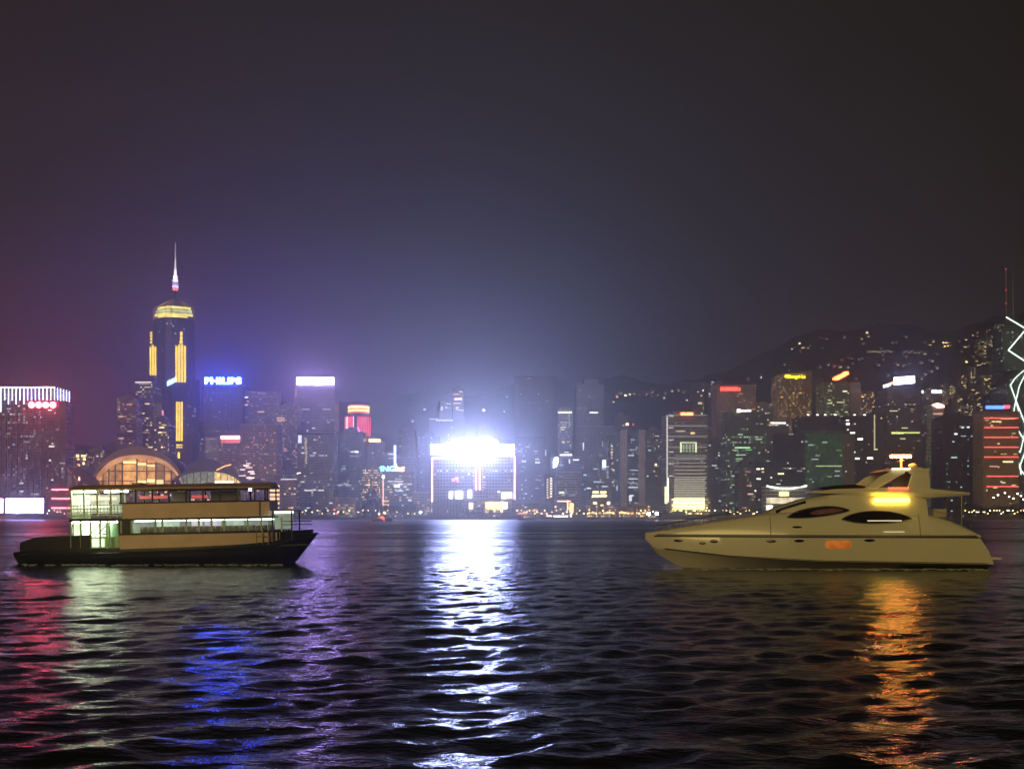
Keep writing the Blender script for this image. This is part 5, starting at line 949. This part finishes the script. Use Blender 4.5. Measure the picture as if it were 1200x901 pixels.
def loft(xs, prof, mat, name, parent, smooth=True, cap=True):
    """prof(x) -> list of (y,z) going round; joined into one closed skin"""
    vs, fs = [], []; n = None
    for i, x in enumerate(xs):
        p = prof(x); n = len(p); vs += [(x+ (q[2] if len(q) > 2 else 0), q[0], q[1]) for q in p]
        if i:
            for j in range(n): a = (i-1)*n+j; b_ = (i-1)*n+(j+1)%n; fs.append((a,b_,b_+n,a+n))
    if cap: fs.append(tuple(range(n-1,-1,-1))); fs.append(tuple(range(len(vs)-n, len(vs))))
    o = mesh_obj(name, vs, fs, mat, parent, False)
    bm = bmesh.new(); bm.from_mesh(o.data); bmesh.ops.recalc_face_normals(bm, faces=bm.faces); bm.to_mesh(o.data); bm.free()
    if smooth:
        for p_ in o.data.polygons: p_.use_smooth = len(p_.vertices) == 4
        try:
            me_ = o.data; me_.set_sharp_from_angle(angle=R(38))
        except Exception: pass
    return o
def lin(x, pts):
    if x <= pts[0][0]: return pts[0][1]
    for (a, za), (b_, zb_) in zip(pts, pts[1:]):
        if x <= b_: return za+(zb_-za)*(x-a)/(b_-a)
    return pts[-1][1]
sheer = [(fx(8),fz(645)),(fx(40),fz(642)),(fx(110),fz(642.5)),(fx(200),fz(641.5)),(fx(280),fz(639)),(fx(322),fz(636)),(fx(338),fz(630)),(fx(368),fz(627))]
def hullp(x):
    zt = lin(x, sheer); b_ = halfw(x); k = lin(x, [(fx(8),.55),(fx(60),.9),(fx(300),.9),(fx(366),.42)])
    t_ = max(0, (x-fx(322))/(fx(367)-fx(322))); u_ = max(0, (fx(40)-x)/(fx(40)-fx(8))); d_ = -2.2*t_**1.3 + .5*u_
    return [(-b_,zt),(-b_*1.02,zt-.35,d_*.12),(-b_*k,.2,d_),(-b_*k*.8,-.8,d_*1.4),(b_*k*.8,-.8,d_*1.4),(b_*k,.2,d_),(b_*1.02,zt-.35,d_*.12),(b_,zt)]
xs = [fx(8)+ (fx(367)-fx(8))*i/44 for i in range(45)]
loft(xs, hullp, m_hull, 'hull', fer)
rub = MB()
for a, b_ in zip(xs[1:-2], xs[2:-1]): rub.tube((a,-halfw(a)*1.03,lin(a,sheer)-.4),(b_,-halfw(b_)*1.03,lin(b_,sheer)-.4),.13)
rub.build('rubbing_strake', m_fdark, fer)
def sidewall(name, pts_bot, pts_top, mat, full=BW, thick=.12, n=30, x0=None, x1=None, sides=(-1,1), parent=None, k=1.0):
    """a plated strip following the plan of the ferry between two height lines"""
    x0 = x0 if x0 is not None else pts_bot[0][0]; x1 = x1 if x1 is not None else pts_bot[-1][0]; mb = MB()
    for sgn in sides:
        for i in range(n):
            a, b_ = x0+(x1-x0)*i/n, x0+(x1-x0)*(i+1)/n; ya, yb = halfw(a)*k, halfw(b_)*k
            q_ = [(a,sgn*ya,lin(a,pts_bot)),(b_,sgn*yb,lin(b_,pts_bot)),(b_,sgn*yb,lin(b_,pts_top)),(a,sgn*ya,lin(a,pts_top))]
            mb.add(q_+[(x,y-sgn*thick,z) for x,y,z in q_], [(0,1,2,3),(7,6,5,4),(0,4,5,1),(3,2,6,7)]+([(0,3,7,4)] if i == 0 else [])+([(1,5,6,2)] if i == n-1 else []))
    return mb.build(name, mat, parent or fer)
# bulwark at the dark open end
m_bulw = paint('grey_bulwark', (.03,.034,.028), .5, .25, .6)
for sg_ in (-1,1): sidewall('bulwark', [(fx(18),fz(645)),(fx(112),fz(643))], [(fx(18),fz(634)),(fx(40),fz(627)),(fx(112),fz(625))], m_bulw, n=14, sides=(sg_,))
for sg_ in (-1,1): sidewall('bow_bulwark', [(fx(322),fz(637)),(fx(340),fz(631)),(fx(360),fz(629))], [(fx(322),fz(625)),(fx(345),fz(624)),(fx(360),fz(623))], m_hull, n=10, sides=(sg_,))
# decks
def deck(name, a, b_, z, mat, k=.985, th=.14):
    n = 24; P = [(a+(b_-a)*i/n) for i in range(n+1)]
    pts_ = [(x,-halfw(x)*k) for x in P]+[(x,halfw(x)*k) for x in P[::-1]]
    return MB().prism(pts_, z-th, z).build(name, mat, fer)
deck('main_deck', fx(30), fx(355), fz(640.5), m_deck); deck('upper_deck', fx(86), fx(322), fz(606.5), m_deck, 1.0)
# cream plating: lower and upper strips
sidewall('lower_side', [(fx(146),fz(642)),(fx(325),fz(639))], [(fx(146),fz(624.5)),(fx(328),fz(624)),(fx(329),fz(624))], m_cream, k=1.0, n=26)
sidewall('upper_side', [(fx(150),fz(608.5)),(fx(314),fz(607.5))], [(fx(150),fz(589)),(fx(314),fz(588))], m_cream, k=1.0, n=26)
sidewall('sill_trim', [(fx(146),fz(626)),(fx(329),fz(625.5))], [(fx(146),fz(623.7)),(fx(329),fz(623.2))], m_fdark, k=1.012, n=26)
sidewall('deck_trim', [(fx(86),fz(609.6)),(fx(318),fz(608.6))], [(fx(86),fz(607.4)),(fx(318),fz(606.6))], m_fdark, k=1.012, n=26)
sidewall('rail_trim', [(fx(146),fz(590.2)),(fx(314),fz(589.2))], [(fx(146),fz(588.4)),(fx(314),fz(587.4))], m_fdark, k=1.012, n=26)
for a in (312.5,): MB().box(fx(a), fx(a+1.6), -halfw(fx(a))*.98, halfw(fx(a))*.98, fz(608), fz(588)).build('end_plate', m_cream, fer)
# pillars
for p in [148,165,184,203,222,241,260,279,298,312]: 
    for sg in (-1,1): MB().box(fx(p)-.07, fx(p)+.07, sg*halfw(fx(p))*.985-.07, sg*halfw(fx(p))*.985+.07, fz(589), fz(573)).build('pillar', m_fdark, fer)
pl = MB()
for p in [148,160,187,195,222,236,250,264,290,305,318,327]:
    for sg in (-1,1): MB().box(fx(p)-.09, fx(p)+.09, sg*halfw(fx(p))*.985-.07, sg*halfw(fx(p))*.985+.07, fz(625), fz(608)).build('window_post', m_green, fer)
MB().box(fx(145), fx(160), -halfw(fx(152))*.995, -halfw(fx(152))*.995+.1, fz(624.5), fz(608.5)).build('door', m_fdark, fer)
# lower saloon interior: panelling, seats, lights
MB().box(fi(158), fi(320), .2, .35, fz(640), fz(608.5)).build('inner_wall', m_green, fer)
st = MB()
for i in range(22):
    x = fx(166+i*7); st.box(x, x+.08, -2.9, -.4, fz(640), fz(617)); st.box(x, x+.45, -2.9, -.4, fz(631), fz(630))
st.build('seats', paint('seat_wood', (.28,.20,.12), .6, .3, 2), fer)
tube_g = glow((.80,1,.78), 9, True)
MB().box(fi(160,105), fi(320,105), -2.6, -2.45, fz(609.6)-.08, fz(609.6)).build('ceiling_lamp', glow((.85,1,.82), 15, True), fer)
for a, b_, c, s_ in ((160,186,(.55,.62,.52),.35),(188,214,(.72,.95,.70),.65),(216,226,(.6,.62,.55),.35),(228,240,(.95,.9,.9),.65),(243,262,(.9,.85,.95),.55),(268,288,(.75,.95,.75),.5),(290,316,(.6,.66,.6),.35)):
    MB().box(fi(a), fi(b_), .10, .19, fz(622), fz(610.5)).build('lit_panel', glow(c, s_, False, .3, 1.2), fer)  # wall panels glow themselves, imitating the lamplit back wall
# open end: bright green white lit stair lobby
MB().box(fi(90), fi(146), 1.2, 1.35, fz(640), fz(609)).build('lobby_wall', m_green, fer)
MB().box(fi(144), fi(146), -halfw(fx(145))*.9, 1.2, fz(640), fz(609)).build('lobby_end_wall', m_green, fer)
MB().box(fx(112), fx(142), -3.3, -3.2, fz(640), fz(628)).build('half_wall', m_green, fer)
MB().box(fi(114), fi(141), -3.36, -3.31, fz(639), fz(629.5)).build('lit_panel', glow((.66,.95,.50), 1.6, False, .3, .8), fer)  # lamplight on the half wall put in as a glowing panel
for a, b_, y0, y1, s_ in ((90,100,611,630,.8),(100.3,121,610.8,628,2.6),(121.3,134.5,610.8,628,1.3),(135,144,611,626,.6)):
    MB().box(fi(a), fi(b_), 1.0, 1.1, fz(y1), fz(y0)).build('lit_panel', glow((.80,1,.62), s_*1.5, False, .3, .8), fer)  # lobby wall brightness comes from these self-glowing panels
for a, b_ in ((90,122),(124,148)): MB().box(fi(a,105), fi(b_,105), -2.9, -2.7, fz(609.9)-.1, fz(609.9)).build('ceiling_lamp', glow((.80,1,.62), 75, True), fer)
sx = MB()
for i in range(9): sx.box(fx(101+i*3.2), fx(104.4+i*3.2), -1.6, .6, fz(640-i*3.6), fz(638.6-i*3.6))
sx.build('stair', paint('stair_steel', (.5,.55,.48), .5, .2, 1), fer)
hr = MB()
for k in (-1.65, .65): hr.tube((fx(100),k,fz(628)),(fx(128),k,fz(600)),.05)
hr.build('stair_rail', m_fdark, fer)
pl = MB()
for p in (88,100,112,123,134,145):
    for sg in (-1,1): MB().box(fx(p)-.08, fx(p)+.08, sg*halfw(fx(p))*.98-.06, sg*halfw(fx(p))*.98+.06, fz(640), fz(608)).build('pillar', m_green, fer)
# open upper deck at the left: rails, posts, lamps
ra = MB()
for z in (591,595,599,603): 
    for i in range(12):
        a, b_ = fx(84+i*5.5), fx(84+(i+1)*5.5)
        for sg in (-1,1): ra.tube((a,sg*halfw(a)*.98,fz(z)),(b_,sg*halfw(b_)*.98,fz(z)),.05)
for p in range(84, 152, 4): 
    for sg in (-1,1): ra.tube((fx(p),sg*halfw(fx(p))*.98,fz(606)),(fx(p),sg*halfw(fx(p))*.98,fz(590)),.035)
for k in range(9): ra.tube((fx(84),-halfw(fx(84))+k*halfw(fx(84))/4,fz(606)),(fx(84),-halfw(fx(84))+k*halfw(fx(84))/4,fz(590)),.035)
ra.build('railing', paint('pale_rail', (.66,.72,.56), .5, .1, 1), fer)
pl = MB()
for p in (88,104,120,136,150):
    for sg in (-1,1): MB().box(fx(p)-.08, fx(p)+.08, sg*halfw(fx(p))*.96-.06, sg*halfw(fx(p))*.96+.06, fz(606), fz(573)).build('pillar', m_green, fer)
MB().box(fi(92), fi(112), .4, .55, fz(606), fz(575)).build('upper_lobby_wall', m_green, fer)
for a, b_, s_ in ((91,118,40),(128,154,46)): MB().box(fi(a,105), fi(b_,105), -3.1, -2.8, fz(574.6)-.12, fz(574.6)).build('ceiling_lamp', glow((.86,1,.74), s_, True), fer)
for a, b_, s_ in ((90,112,1.0),(113,133,.55),(134,152,.35)): MB().box(fi(a), fi(b_), .30, .38, fz(600), fz(578)).build('lit_panel', glow((.80,.92,.60), s_*1.5, False, .5, .9), fer)  # upper wall panels emit light to look lamplit
MB().box(fi(112), fi(146), -1.0, -.8, fz(584.5), fz(581)).build('lit_sign', glow((1,.55,.42), 1.5), fer)
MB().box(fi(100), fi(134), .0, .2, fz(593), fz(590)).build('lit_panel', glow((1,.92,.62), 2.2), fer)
for a, b_ in ((168,200),(228,246)): MB().box(fi(a), fi(b_), .3, .45, fz(583.5), fz(580)).build('lit_sign', glow((1,.16,.14), .6), fer)
for a, b_, g_ in ((206,224,(.5,.4,.34)),(250,284,(.42,.40,.32))): MB().box(fi(a), fi(b_), .3, .45, fz(588), fz(575)).build('upper_panel', paint('panel', g_, .7, .2, 1), fer)
MB().tube((fx(291),-2,fz(573.5)),(fx(291),-2,fz(576.2)),.14).build('lamp', glow((1,.95,.9), 14), fer)
st = MB()
for i in range(16): x = fx(162+i*9.4); st.box(x, x+.08, -2.9, 2.9, fz(606), fz(588)); 
st.build('seats', paint('seat_wood', (.10,.07,.05), .6, .3, 2), fer)
# roof canopy, cambered
def roofp(x):
    b_ = halfw(x)*1.03; z0 = fz(573.5); z1 = fz(571.4)
    return [(-b_,z0),(-b_,z1),(-b_*.5,z1+.34),(0,z1+.46),(b_*.5,z1+.34),(b_,z1),(b_,z0)]
loft([fx(86)+(fx(316)-fx(86))*i/24 for i in range(25)], roofp, m_roof, 'roof', fer)
for p, w_, h_ in ((150,10,4.5),(235,8,3.5)): MB().box(fx(p), fx(p+w_), -1, 1, fz(569), fz(569-h_)).build('roof_locker', m_roof, fer, bevel=.05)
MB().tube((fx(195),0,fz(569)),(fx(195),0,fz(560)),.06,.04).tube((fx(270),0,fz(569)),(fx(270),0,fz(562)),.05,.03).build('mast', M_DARK, fer)
# gangway screen, glowing itself in place of lamplight, with lamp at the bow
MB().box(fx(318), fx(339), -1.4, -1.3, fz(622), fz(603)).build('screen', glow((.50,.62,.46), .42, False, .3, .6), fer)
MB().box(fx(318), fx(340), -1.6, -1.4, fz(603.5), fz(600.8)).build('ceiling_lamp', glow((.95,1,.85), 3.2, True), fer)
pl = MB()
for p in (318,340):
    for y in (-2.6,2.6): pl.box(fx(p)-.07, fx(p)+.07, y-.07, y+.07, fz(636), fz(601))
pl.box(fx(316), fx(342), -2.7, 2.7, fz(600.8), fz(599.6)); pl.build('gangway_frame', m_fdark, fer)
ra = MB()
for z in (613,617): 
    for i in range(8): a, b_ = fx(328+i*4), fx(332+i*4); ra.tube((a,-halfw(a)*.9,fz(z)),(b_,-halfw(b_)*.9,fz(z)),.04)
ra.build('railing', m_fdark, fer)

# ================================================================== the motor yacht
YD = 98.; S2 = 94.8/F
yx = lambda p: (p-962)*S2
yz = lambda p: 5+(604-p)*S2
ya = empty('motor_yacht', (X(962,94.8), YD, 0), 'sleek white motor yacht with dark lens shaped windows and a glowing cockpit lamp', 'yacht'); ya.rotation_euler = (0, 0, R(-2))
m_gel = paint('gelcoat', (.74,.72,.62), .22, .04, .3, spec=.6, coat=.4); m_glass = paint('tinted_glass', (.012,.012,.014), .08, .2, .5, spec=.8); m_strip = paint('stripe_and_shadow', (.06,.05,.04), .35, .1, 1)
deckz = [(yx(762),yz(625.5)),(yx(800),yz(619)),(yx(840),yz(612)),(yx(905),yz(602)),(yx(960),yz(598)),(yx(1040),yz(598)),(yx(1085),yz(601)),(yx(1120),yz(611)),(yx(1146),yz(624)),(yx(1152),yz(628.5))]
gun = [(yx(762),yz(627.2)),(yx(1166),yz(629.5))]
chine = [(yx(762),yz(632)),(yx(772),yz(643)),(yx(860),yz(652.5)),(yx(960),yz(657.5)),(yx(1166),yz(661))]
keel = [(yx(762),yz(633)),(yx(776),yz(650)),(yx(800),yz(664)),(yx(830),yz(672)),(yx(1166),yz(672))]
def yb(x):
    t_ = (x-yx(762))/(yx(1166)-yx(762)); return 3.35*min(1, (max(0,t_)/.42))**.62*(1-.10*max(0,(t_-.7)/.3)**2)+.03
def yhull(x):
    b_ = yb(x); g_ = lin(x, gun); c_ = lin(x, chine); k_ = lin(x, keel)
    t_ = max(0, (x-yx(1120))/(yx(1166)-yx(1120))); s_ = -1.5*t_; u_ = 0
    R_ = [(0,g_+.02,s_),(-b_*.98,g_+.04,s_),(-b_*1.02,g_-.1,s_*.95),(-b_*.97,(g_+c_)/2,s_*.4),(-b_*.88,c_),(-b_*.80,c_-.07),(0,k_),(b_*.80,c_-.07),(b_*.88,c_),(b_*.97,(g_+c_)/2,s_*.4),(b_*1.02,g_-.1,s_*.95),(b_*.98,g_+.04,s_)]
    return R_
NX = 56; yxs = [yx(762)+(yx(1166)-yx(762))*(i/NX)**1.15 for i in range(NX+1)]
loft(yxs, yhull, m_gel, 'hull', ya)
def ysup(x):
    b_ = yb(x); g_ = lin(x, gun)+.03; d_ = max(lin(x, deckz), g_+.03); t_ = min(1,(d_-g_)/2.2)
    return [(-b_*.965,g_),(-b_*(.95-.06*t_),g_+(d_-g_)*.55),(-b_*(.90-.12*t_),g_+(d_-g_)*.88),(-b_*(.80-.14*t_),d_),(0,d_+.10),(b_*(.80-.14*t_),d_),(b_*(.90-.12*t_),g_+(d_-g_)*.88),(b_*(.95-.06*t_),g_+(d_-g_)*.55),(b_*.965,g_)]
loft([x for x in yxs if x < yx(1150)], ysup, m_gel, 'deck_moulding', ya)
# cabin with its roof
cab = [(yx(905),yz(601)),(yx(925),yz(592)),(yx(950),yz(584)),(yx(985),yz(578)),(yx(1020),yz(575)),(yx(1060),yz(574)),(yx(1086),yz(576)),(yx(1092),yz(582))]
def yw(x): return 2.55*min(1,((x-yx(885))/6.5))**.6 if x > yx(885) else .1
def ycab(x):
    top = lin(x, cab); b0 = yw(x); z0 = lin(x, deckz)-.35; d_ = top-z0
    return [(-b0*1.06,z0),(-b0*1.0,z0+d_*.35),(-b0*.90,z0+d_*.72),(-b0*.76,top-.12),(-b0*.5,top),(0,top+.05),(b0*.5,top),(b0*.76,top-.12),(b0*.90,z0+d_*.72),(b0*1.0,z0+d_*.35),(b0*1.06,z0)]
loft([yx(905)+(yx(1090)-yx(905))*i/30 for i in range(31)], ycab, m_gel, 'cabin', ya)
def side_y(x, z):
    """outer surface of cabin / moulding on the near side"""
    best = 0
    for fn, lo, hi in ((ycab, yx(905), yx(1090)), (ysup, yx(762), yx(1149)), (yhull, yx(762), yx(1166))):
        if not lo <= x <= hi: continue
        p = fn(x)
        for (y0, z0), (y1, z1) in zip([q[:2] for q in p], [q[:2] for q in p[1:]]):
            if y0 <= .001 and y1 <= .001 and min(z0,z1)-1e-6 <= z <= max(z0,z1)+1e-6 and abs(z1-z0) > 1e-6:
                best = min(best, y0+(y1-y0)*(z-z0)/(z1-z0))
    return best
def patch(name, mat, top, bot, x0, x1, off=.03, n=28, m_=6, both=True):
    """a pane that follows the side of the yacht between two curves given in photo rows"""
    vs, fs = [], []
    for sg in ((-1, 1) if both else (-1,)):
        k0 = len(vs)
        for i in range(n+1):
            p = x0+(x1-x0)*i/n
            for j in range(m_+1):
                zz = yz(bot(p)+(top(p)-bot(p))*j/m_); y = side_y(yx(p), zz)-off; vs.append((yx(p), y if sg < 0 else -y, zz))
        for i in range(n):
            for j in range(m_): a = k0+i*(m_+1)+j; fs.append((a,a+m_+1,a+m_+2,a+1))
    o = mesh_obj(name, vs, fs, mat, ya, True); s_ = o.modifiers.new('solid', 'SOLIDIFY'); s_.thickness = .02; s_.offset = 0; return o
lens = lambda c, hw, mid, up, sk=0: (lambda p: mid - up*max(0, 1-abs((p-c)/hw)**2.2)**.85 + sk*(p-c)/hw)
patch('rear_window', m_glass, lens(1029,41,608,9.5,-.5), lens(1029,41,608,-5.5,-.5), 989, 1069.5, .035)
patch('front_window', m_glass, lens(962,37,602.2,8.5,-4.2), lens(962,37,602.2,-3.2,-4.2), 926, 998.5, .035)
for nm_, c_, hw_, mid_, u0, u1, sk_ in (('rear_window',1029,41,608,9.5,5.5,-.5),('front_window',962,37,602.2,8.5,3.2,-4.2)):
    for sg in (-1,1):
        rim = MB(); P_ = []
        for k in range(29):
            p_ = c_-hw_+.4+(2*hw_-.8)*k/28; P_.append((p_, lens(c_,hw_,mid_,u0,sk_)(p_)))
        for k in range(28,-1,-1):
            p_ = c_-hw_+.4+(2*hw_-.8)*k/28; P_.append((p_, lens(c_,hw_,mid_,-u1,sk_)(p_)))
        for (pa, za), (pb, zb3) in zip(P_, P_[1:]+P_[:1]):
            if abs(pa-pb)+abs(za-zb3) < .01: continue
            ya_, yb_ = side_y(yx(pa), yz(za))-.05, side_y(yx(pb), yz(zb3))-.05
            rim.tube((yx(pa), ya_*-sg, yz(za)), (yx(pb), yb_*-sg, yz(zb3)), .045, n=5)
        rim.build('window_frame', M_STEEL, ya)
m_seam = paint('seam', (.30,.28,.22), .5, .1, 1)
for px_ in (905.5, 1078): patch('seam', m_seam, lambda p: 604-(lin(yx(p), deckz)-5)/S2+1.5, lambda p: 627, px_, px_+.9, .015, 2, 8)
patch('rub_rail', M_STEEL, lambda p: 626.2+.002*(p-762), lambda p: 627.6+.002*(p-762), 775, 1144, .06, 40, 1)
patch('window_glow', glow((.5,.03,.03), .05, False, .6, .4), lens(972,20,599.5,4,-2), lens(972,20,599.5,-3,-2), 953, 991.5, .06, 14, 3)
patch('window_light', glow((1,.85,.55), 1.1), lambda p: 609.6, lambda p: 610.4, 1018, 1058, .07, 14, 2)
patch('windscreen', m_glass, lambda p: lin(yx(p), cab) and 604-(lin(yx(p), cab)-5)/S2+2.2, lambda p: 604-(lin(yx(p), cab)-5)/S2+5.5, 916, 950, .04, 12, 3)
for x0, x1, yc_, hh in ((794,806,634,1.6),(824,832,637,1.5),(836,846,634.5,2.0),(900,912,634,1.7),(931,944,633.5,1.7),(1012,1026,633,1.6),(930,942,617.5,1.2)):
    patch('porthole', m_glass, lens((x0+x1)/2,(x1-x0)/2,yc_,hh), lens((x0+x1)/2,(x1-x0)/2,yc_,-hh), x0+.05, x1-.05, .02, 10, 2)
rrect = lambda c, hw, mid, up: (lambda p: mid - up*max(0, 1-abs((p-c)/hw)**6)**.4)
patch('orange_patch', glow((1,.24,.03), .42, False, .3, 1.4), rrect(983,15,638,4.8), rrect(983,15,638,-4.8), 968.5, 997.5, .03, 20, 4)  # rounded orange patch on the hull side
patch('gunwale_stripe', m_strip, lambda p: 628.0+.002*(p-762), lambda p: 629.5+.002*(p-762), 772, 1146, .035, 40, 1)
patch('chine_shadow', m_strip, lambda p: 604-(lin(yx(p), chine)-5)/S2-1.2, lambda p: 604-(lin(yx(p), chine)-5)/S2+.3, 785, 1158, .03, 40, 1)  # dark strip painted for the shadow where hull meets water
patch('side_light', glow((1,.9,.45), .8), lambda p: 622.6, lambda p: 623.2, 1036, 1060, .04, 8, 1)
# flybridge hard top and the long overhang over the aft deck
def ftop(x):
    z1 = lin(x, [(yx(958),yz(575)),(yx(985),yz(572.5)),(yx(1060),yz(570.5)),(yx(1100),yz(573)),(yx(1142),yz(577))]); z0 = lin(x, [(yx(958),yz(577)),(yx(1090),yz(583)),(yx(1142),yz(580))])
    b_ = lin(x, [(yx(958),1.2),(yx(985),2.3),(yx(1100),2.7),(yx(1142),2.0)])
    return [(-b_,(z0+z1)/2),(-b_*.95,z1),(0,z1+.06),(b_*.95,z1),(b_,(z0+z1)/2),(b_*.93,z0),(0,z0),(-b_*.93,z0)]
loft([yx(958)+(yx(1142)-yx(958))*i/24 for i in range(25)], ftop, m_gel, 'flybridge_deck', ya)
fb = loft([yx(968)+(yx(1032)-yx(968))*i/14 for i in range(15)], lambda x: [(-2.0,yz(573)),(-1.8,lin(x,[(yx(968),yz(572)),(yx(985),yz(568)),(yx(1008),yz(567)),(yx(1032),yz(571))])),(1.8,lin(x,[(yx(968),yz(572)),(yx(985),yz(568)),(yx(1008),yz(567)),(yx(1032),yz(571))])),(2.0,yz(573))], paint('dark_vinyl', (.015,.014,.014), .5, .2, 1), 'flybridge_seats', ya)
# radar arch: raked side legs and a top wing
for sg in (-1, 1):
    y0, y1 = (sg*2.45, sg*2.2); a_, b2 = min(y0,y1), max(y0,y1)
    MB().xz([(yx(1066),yz(574)),(yx(1094),yz(574)),(yx(1092),yz(553)),(yx(1082),yz(549)),(yx(1062),yz(549)),(yx(1072),yz(556))], a_, b2).build('arch_leg', m_gel, ya, bevel=.06)
    MB().xz([(yx(1016),yz(572)),(yx(1032),yz(572)),(yx(1064),yz(554)),(yx(1064),yz(549.5)),(yx(1052),yz(550)),(yx(1036),yz(557))], a_+sg*.05, b2+sg*.05).build('arch_leg', m_gel, ya, bevel=.06)
MB().xz([(yx(1040),yz(552)),(yx(1092),yz(553)),(yx(1093),yz(549.5)),(yx(1078),yz(547)),(yx(1050),yz(548))], -2.5, 2.5).build('arch_top', m_gel, ya, bevel=.08)
p = MB(); p.tube((yx(1070),0,yz(548)),(yx(1070),0,yz(531)),.12,.08,8); p.tube((yx(1070),-.9,yz(538)),(yx(1070),.9,yz(538)),.05); p.build('mast', m_gel, ya)
dm = bmesh.new(); bmesh.ops.create_uvsphere(dm, u_segments=16, v_segments=10, radius=.42); me_ = bpy.data.meshes.new('radar_dome'); dm.to_mesh(me_); dm.free(); me_.materials.append(m_gel)
for q in me_.polygons: q.use_smooth = True
o = bpy.data.objects.new('radar_dome', me_); link(o, ya); o.location = (yx(1084),0,yz(544)); o.scale = (1,1,.6)
# lamps
MB().box(yx(1056), yx(1080), -.55, -.2, yz(534.6), yz(531.2)).build('mast_lamp', glow((1,.22,.03), 130, True), ya, bevel=.05)
MB().box(yx(1048), yx(1069), -2.75, -2.6, yz(549.8), yz(548.2)).build('arch_lamp', glow((1,.92,.55), 3.2, True), ya)
MB().box(yx(1044), yx(1067), -2.75, -2.6, yz(573), yz(570.8)).build('red_lamp', glow((1,.13,.05), 2.6, True), ya)
MB().box(yx(1027), yx(1068), -2.80, -2.62, yz(588.4), yz(583.2)).build('cockpit_lamp', glow((1,.62,.06), 10, True), ya, bevel=.04)
# aft deck: bulwark step, rails, bow rail, swim platform
MB().box(yx(1150), yx(1176), -2.6, 2.6, yz(656), yz(653)).build('swim_platform', m_gel, ya, bevel=.08)
MB().box(yx(1100), yx(1116), -1.8, 1.8, yz(606), yz(596)).build('aft_seat', paint('cream_vinyl', (.5,.46,.36), .6, .1, 1), ya, bevel=.1)
for sg in (-1,1):
    rl = MB()
    pr_ = [(p_, sg*yb(yx(p_))*.86) for p_ in range(776, 906, 10)]
    for (a, y0), (b2, y1) in zip(pr_, pr_[1:]):
        za, zb2 = lin(yx(a),deckz)+.55, lin(yx(b2),deckz)+.55; rl.tube((yx(a),y0,za),(yx(b2),y1,zb2),.035,n=6); rl.tube((yx(a),y0,za),(yx(a),y0,za-.6),.028,n=6)
    rl.build('bow_rail', M_STEEL, ya)
rl = MB()
for sg in (-1,1):
    for a, b2 in ((1096,1118),(1118,1140)): rl.tube((yx(a),sg*2.5,lin(yx(a),deckz)+.5),(yx(b2),sg*2.5,lin(yx(b2),deckz)+.55),.025,n=5); rl.tube((yx(b2),sg*2.5,lin(yx(b2),deckz)+.55),(yx(b2),sg*2.5,lin(yx(b2),deckz)-.1),.02,n=5)
    rl.tube((yx(1132),sg*2.0,yz(578)),(yx(1132),sg*2.0,lin(yx(1132),deckz)),.05,n=6)
rl.build('aft_rail', M_STEEL, ya)
for o in bpy.data.objects:
    for k in ('w','d','h'):
        if k in o: del o[k]

# churned water along the two hulls
m_foam = paint('foam', (.45,.47,.46), .8, .4, 3)
def wake(root_x, Yw, x0, x1, label, n=260, w=1.0):
    rr = random.Random(int(Yw)); mb = MB()
    for i in range(n):
        t_ = rr.random(); x = x0+(x1-x0)*t_; y = Yw - abs(rr.gauss(0, w*(.25+.6*t_))); L1 = rr.uniform(.08,.42); L2 = rr.uniform(.03,.10); z = rr.uniform(.04,.16)
        mb.add([(x-L1,y,z),(x,y-L2,z+.02),(x+L1,y,z),(x,y+L2,z+.03),(x,y,z-.08)], [(0,1,2,3),(0,4,1),(1,4,2),(2,4,3),(3,4,0)])
    o = mb.build('foam', m_foam); o['kind'] = 'stuff'; o['label'] = label; return o
wake(0, 94.0, X(812,94), X(1150,94), 'thin line of foam along the yacht waterline')
wake(0, 102.3, X(330,102.3), X(30,102.3), 'thin line of foam along the ferry waterline', 140, .6)
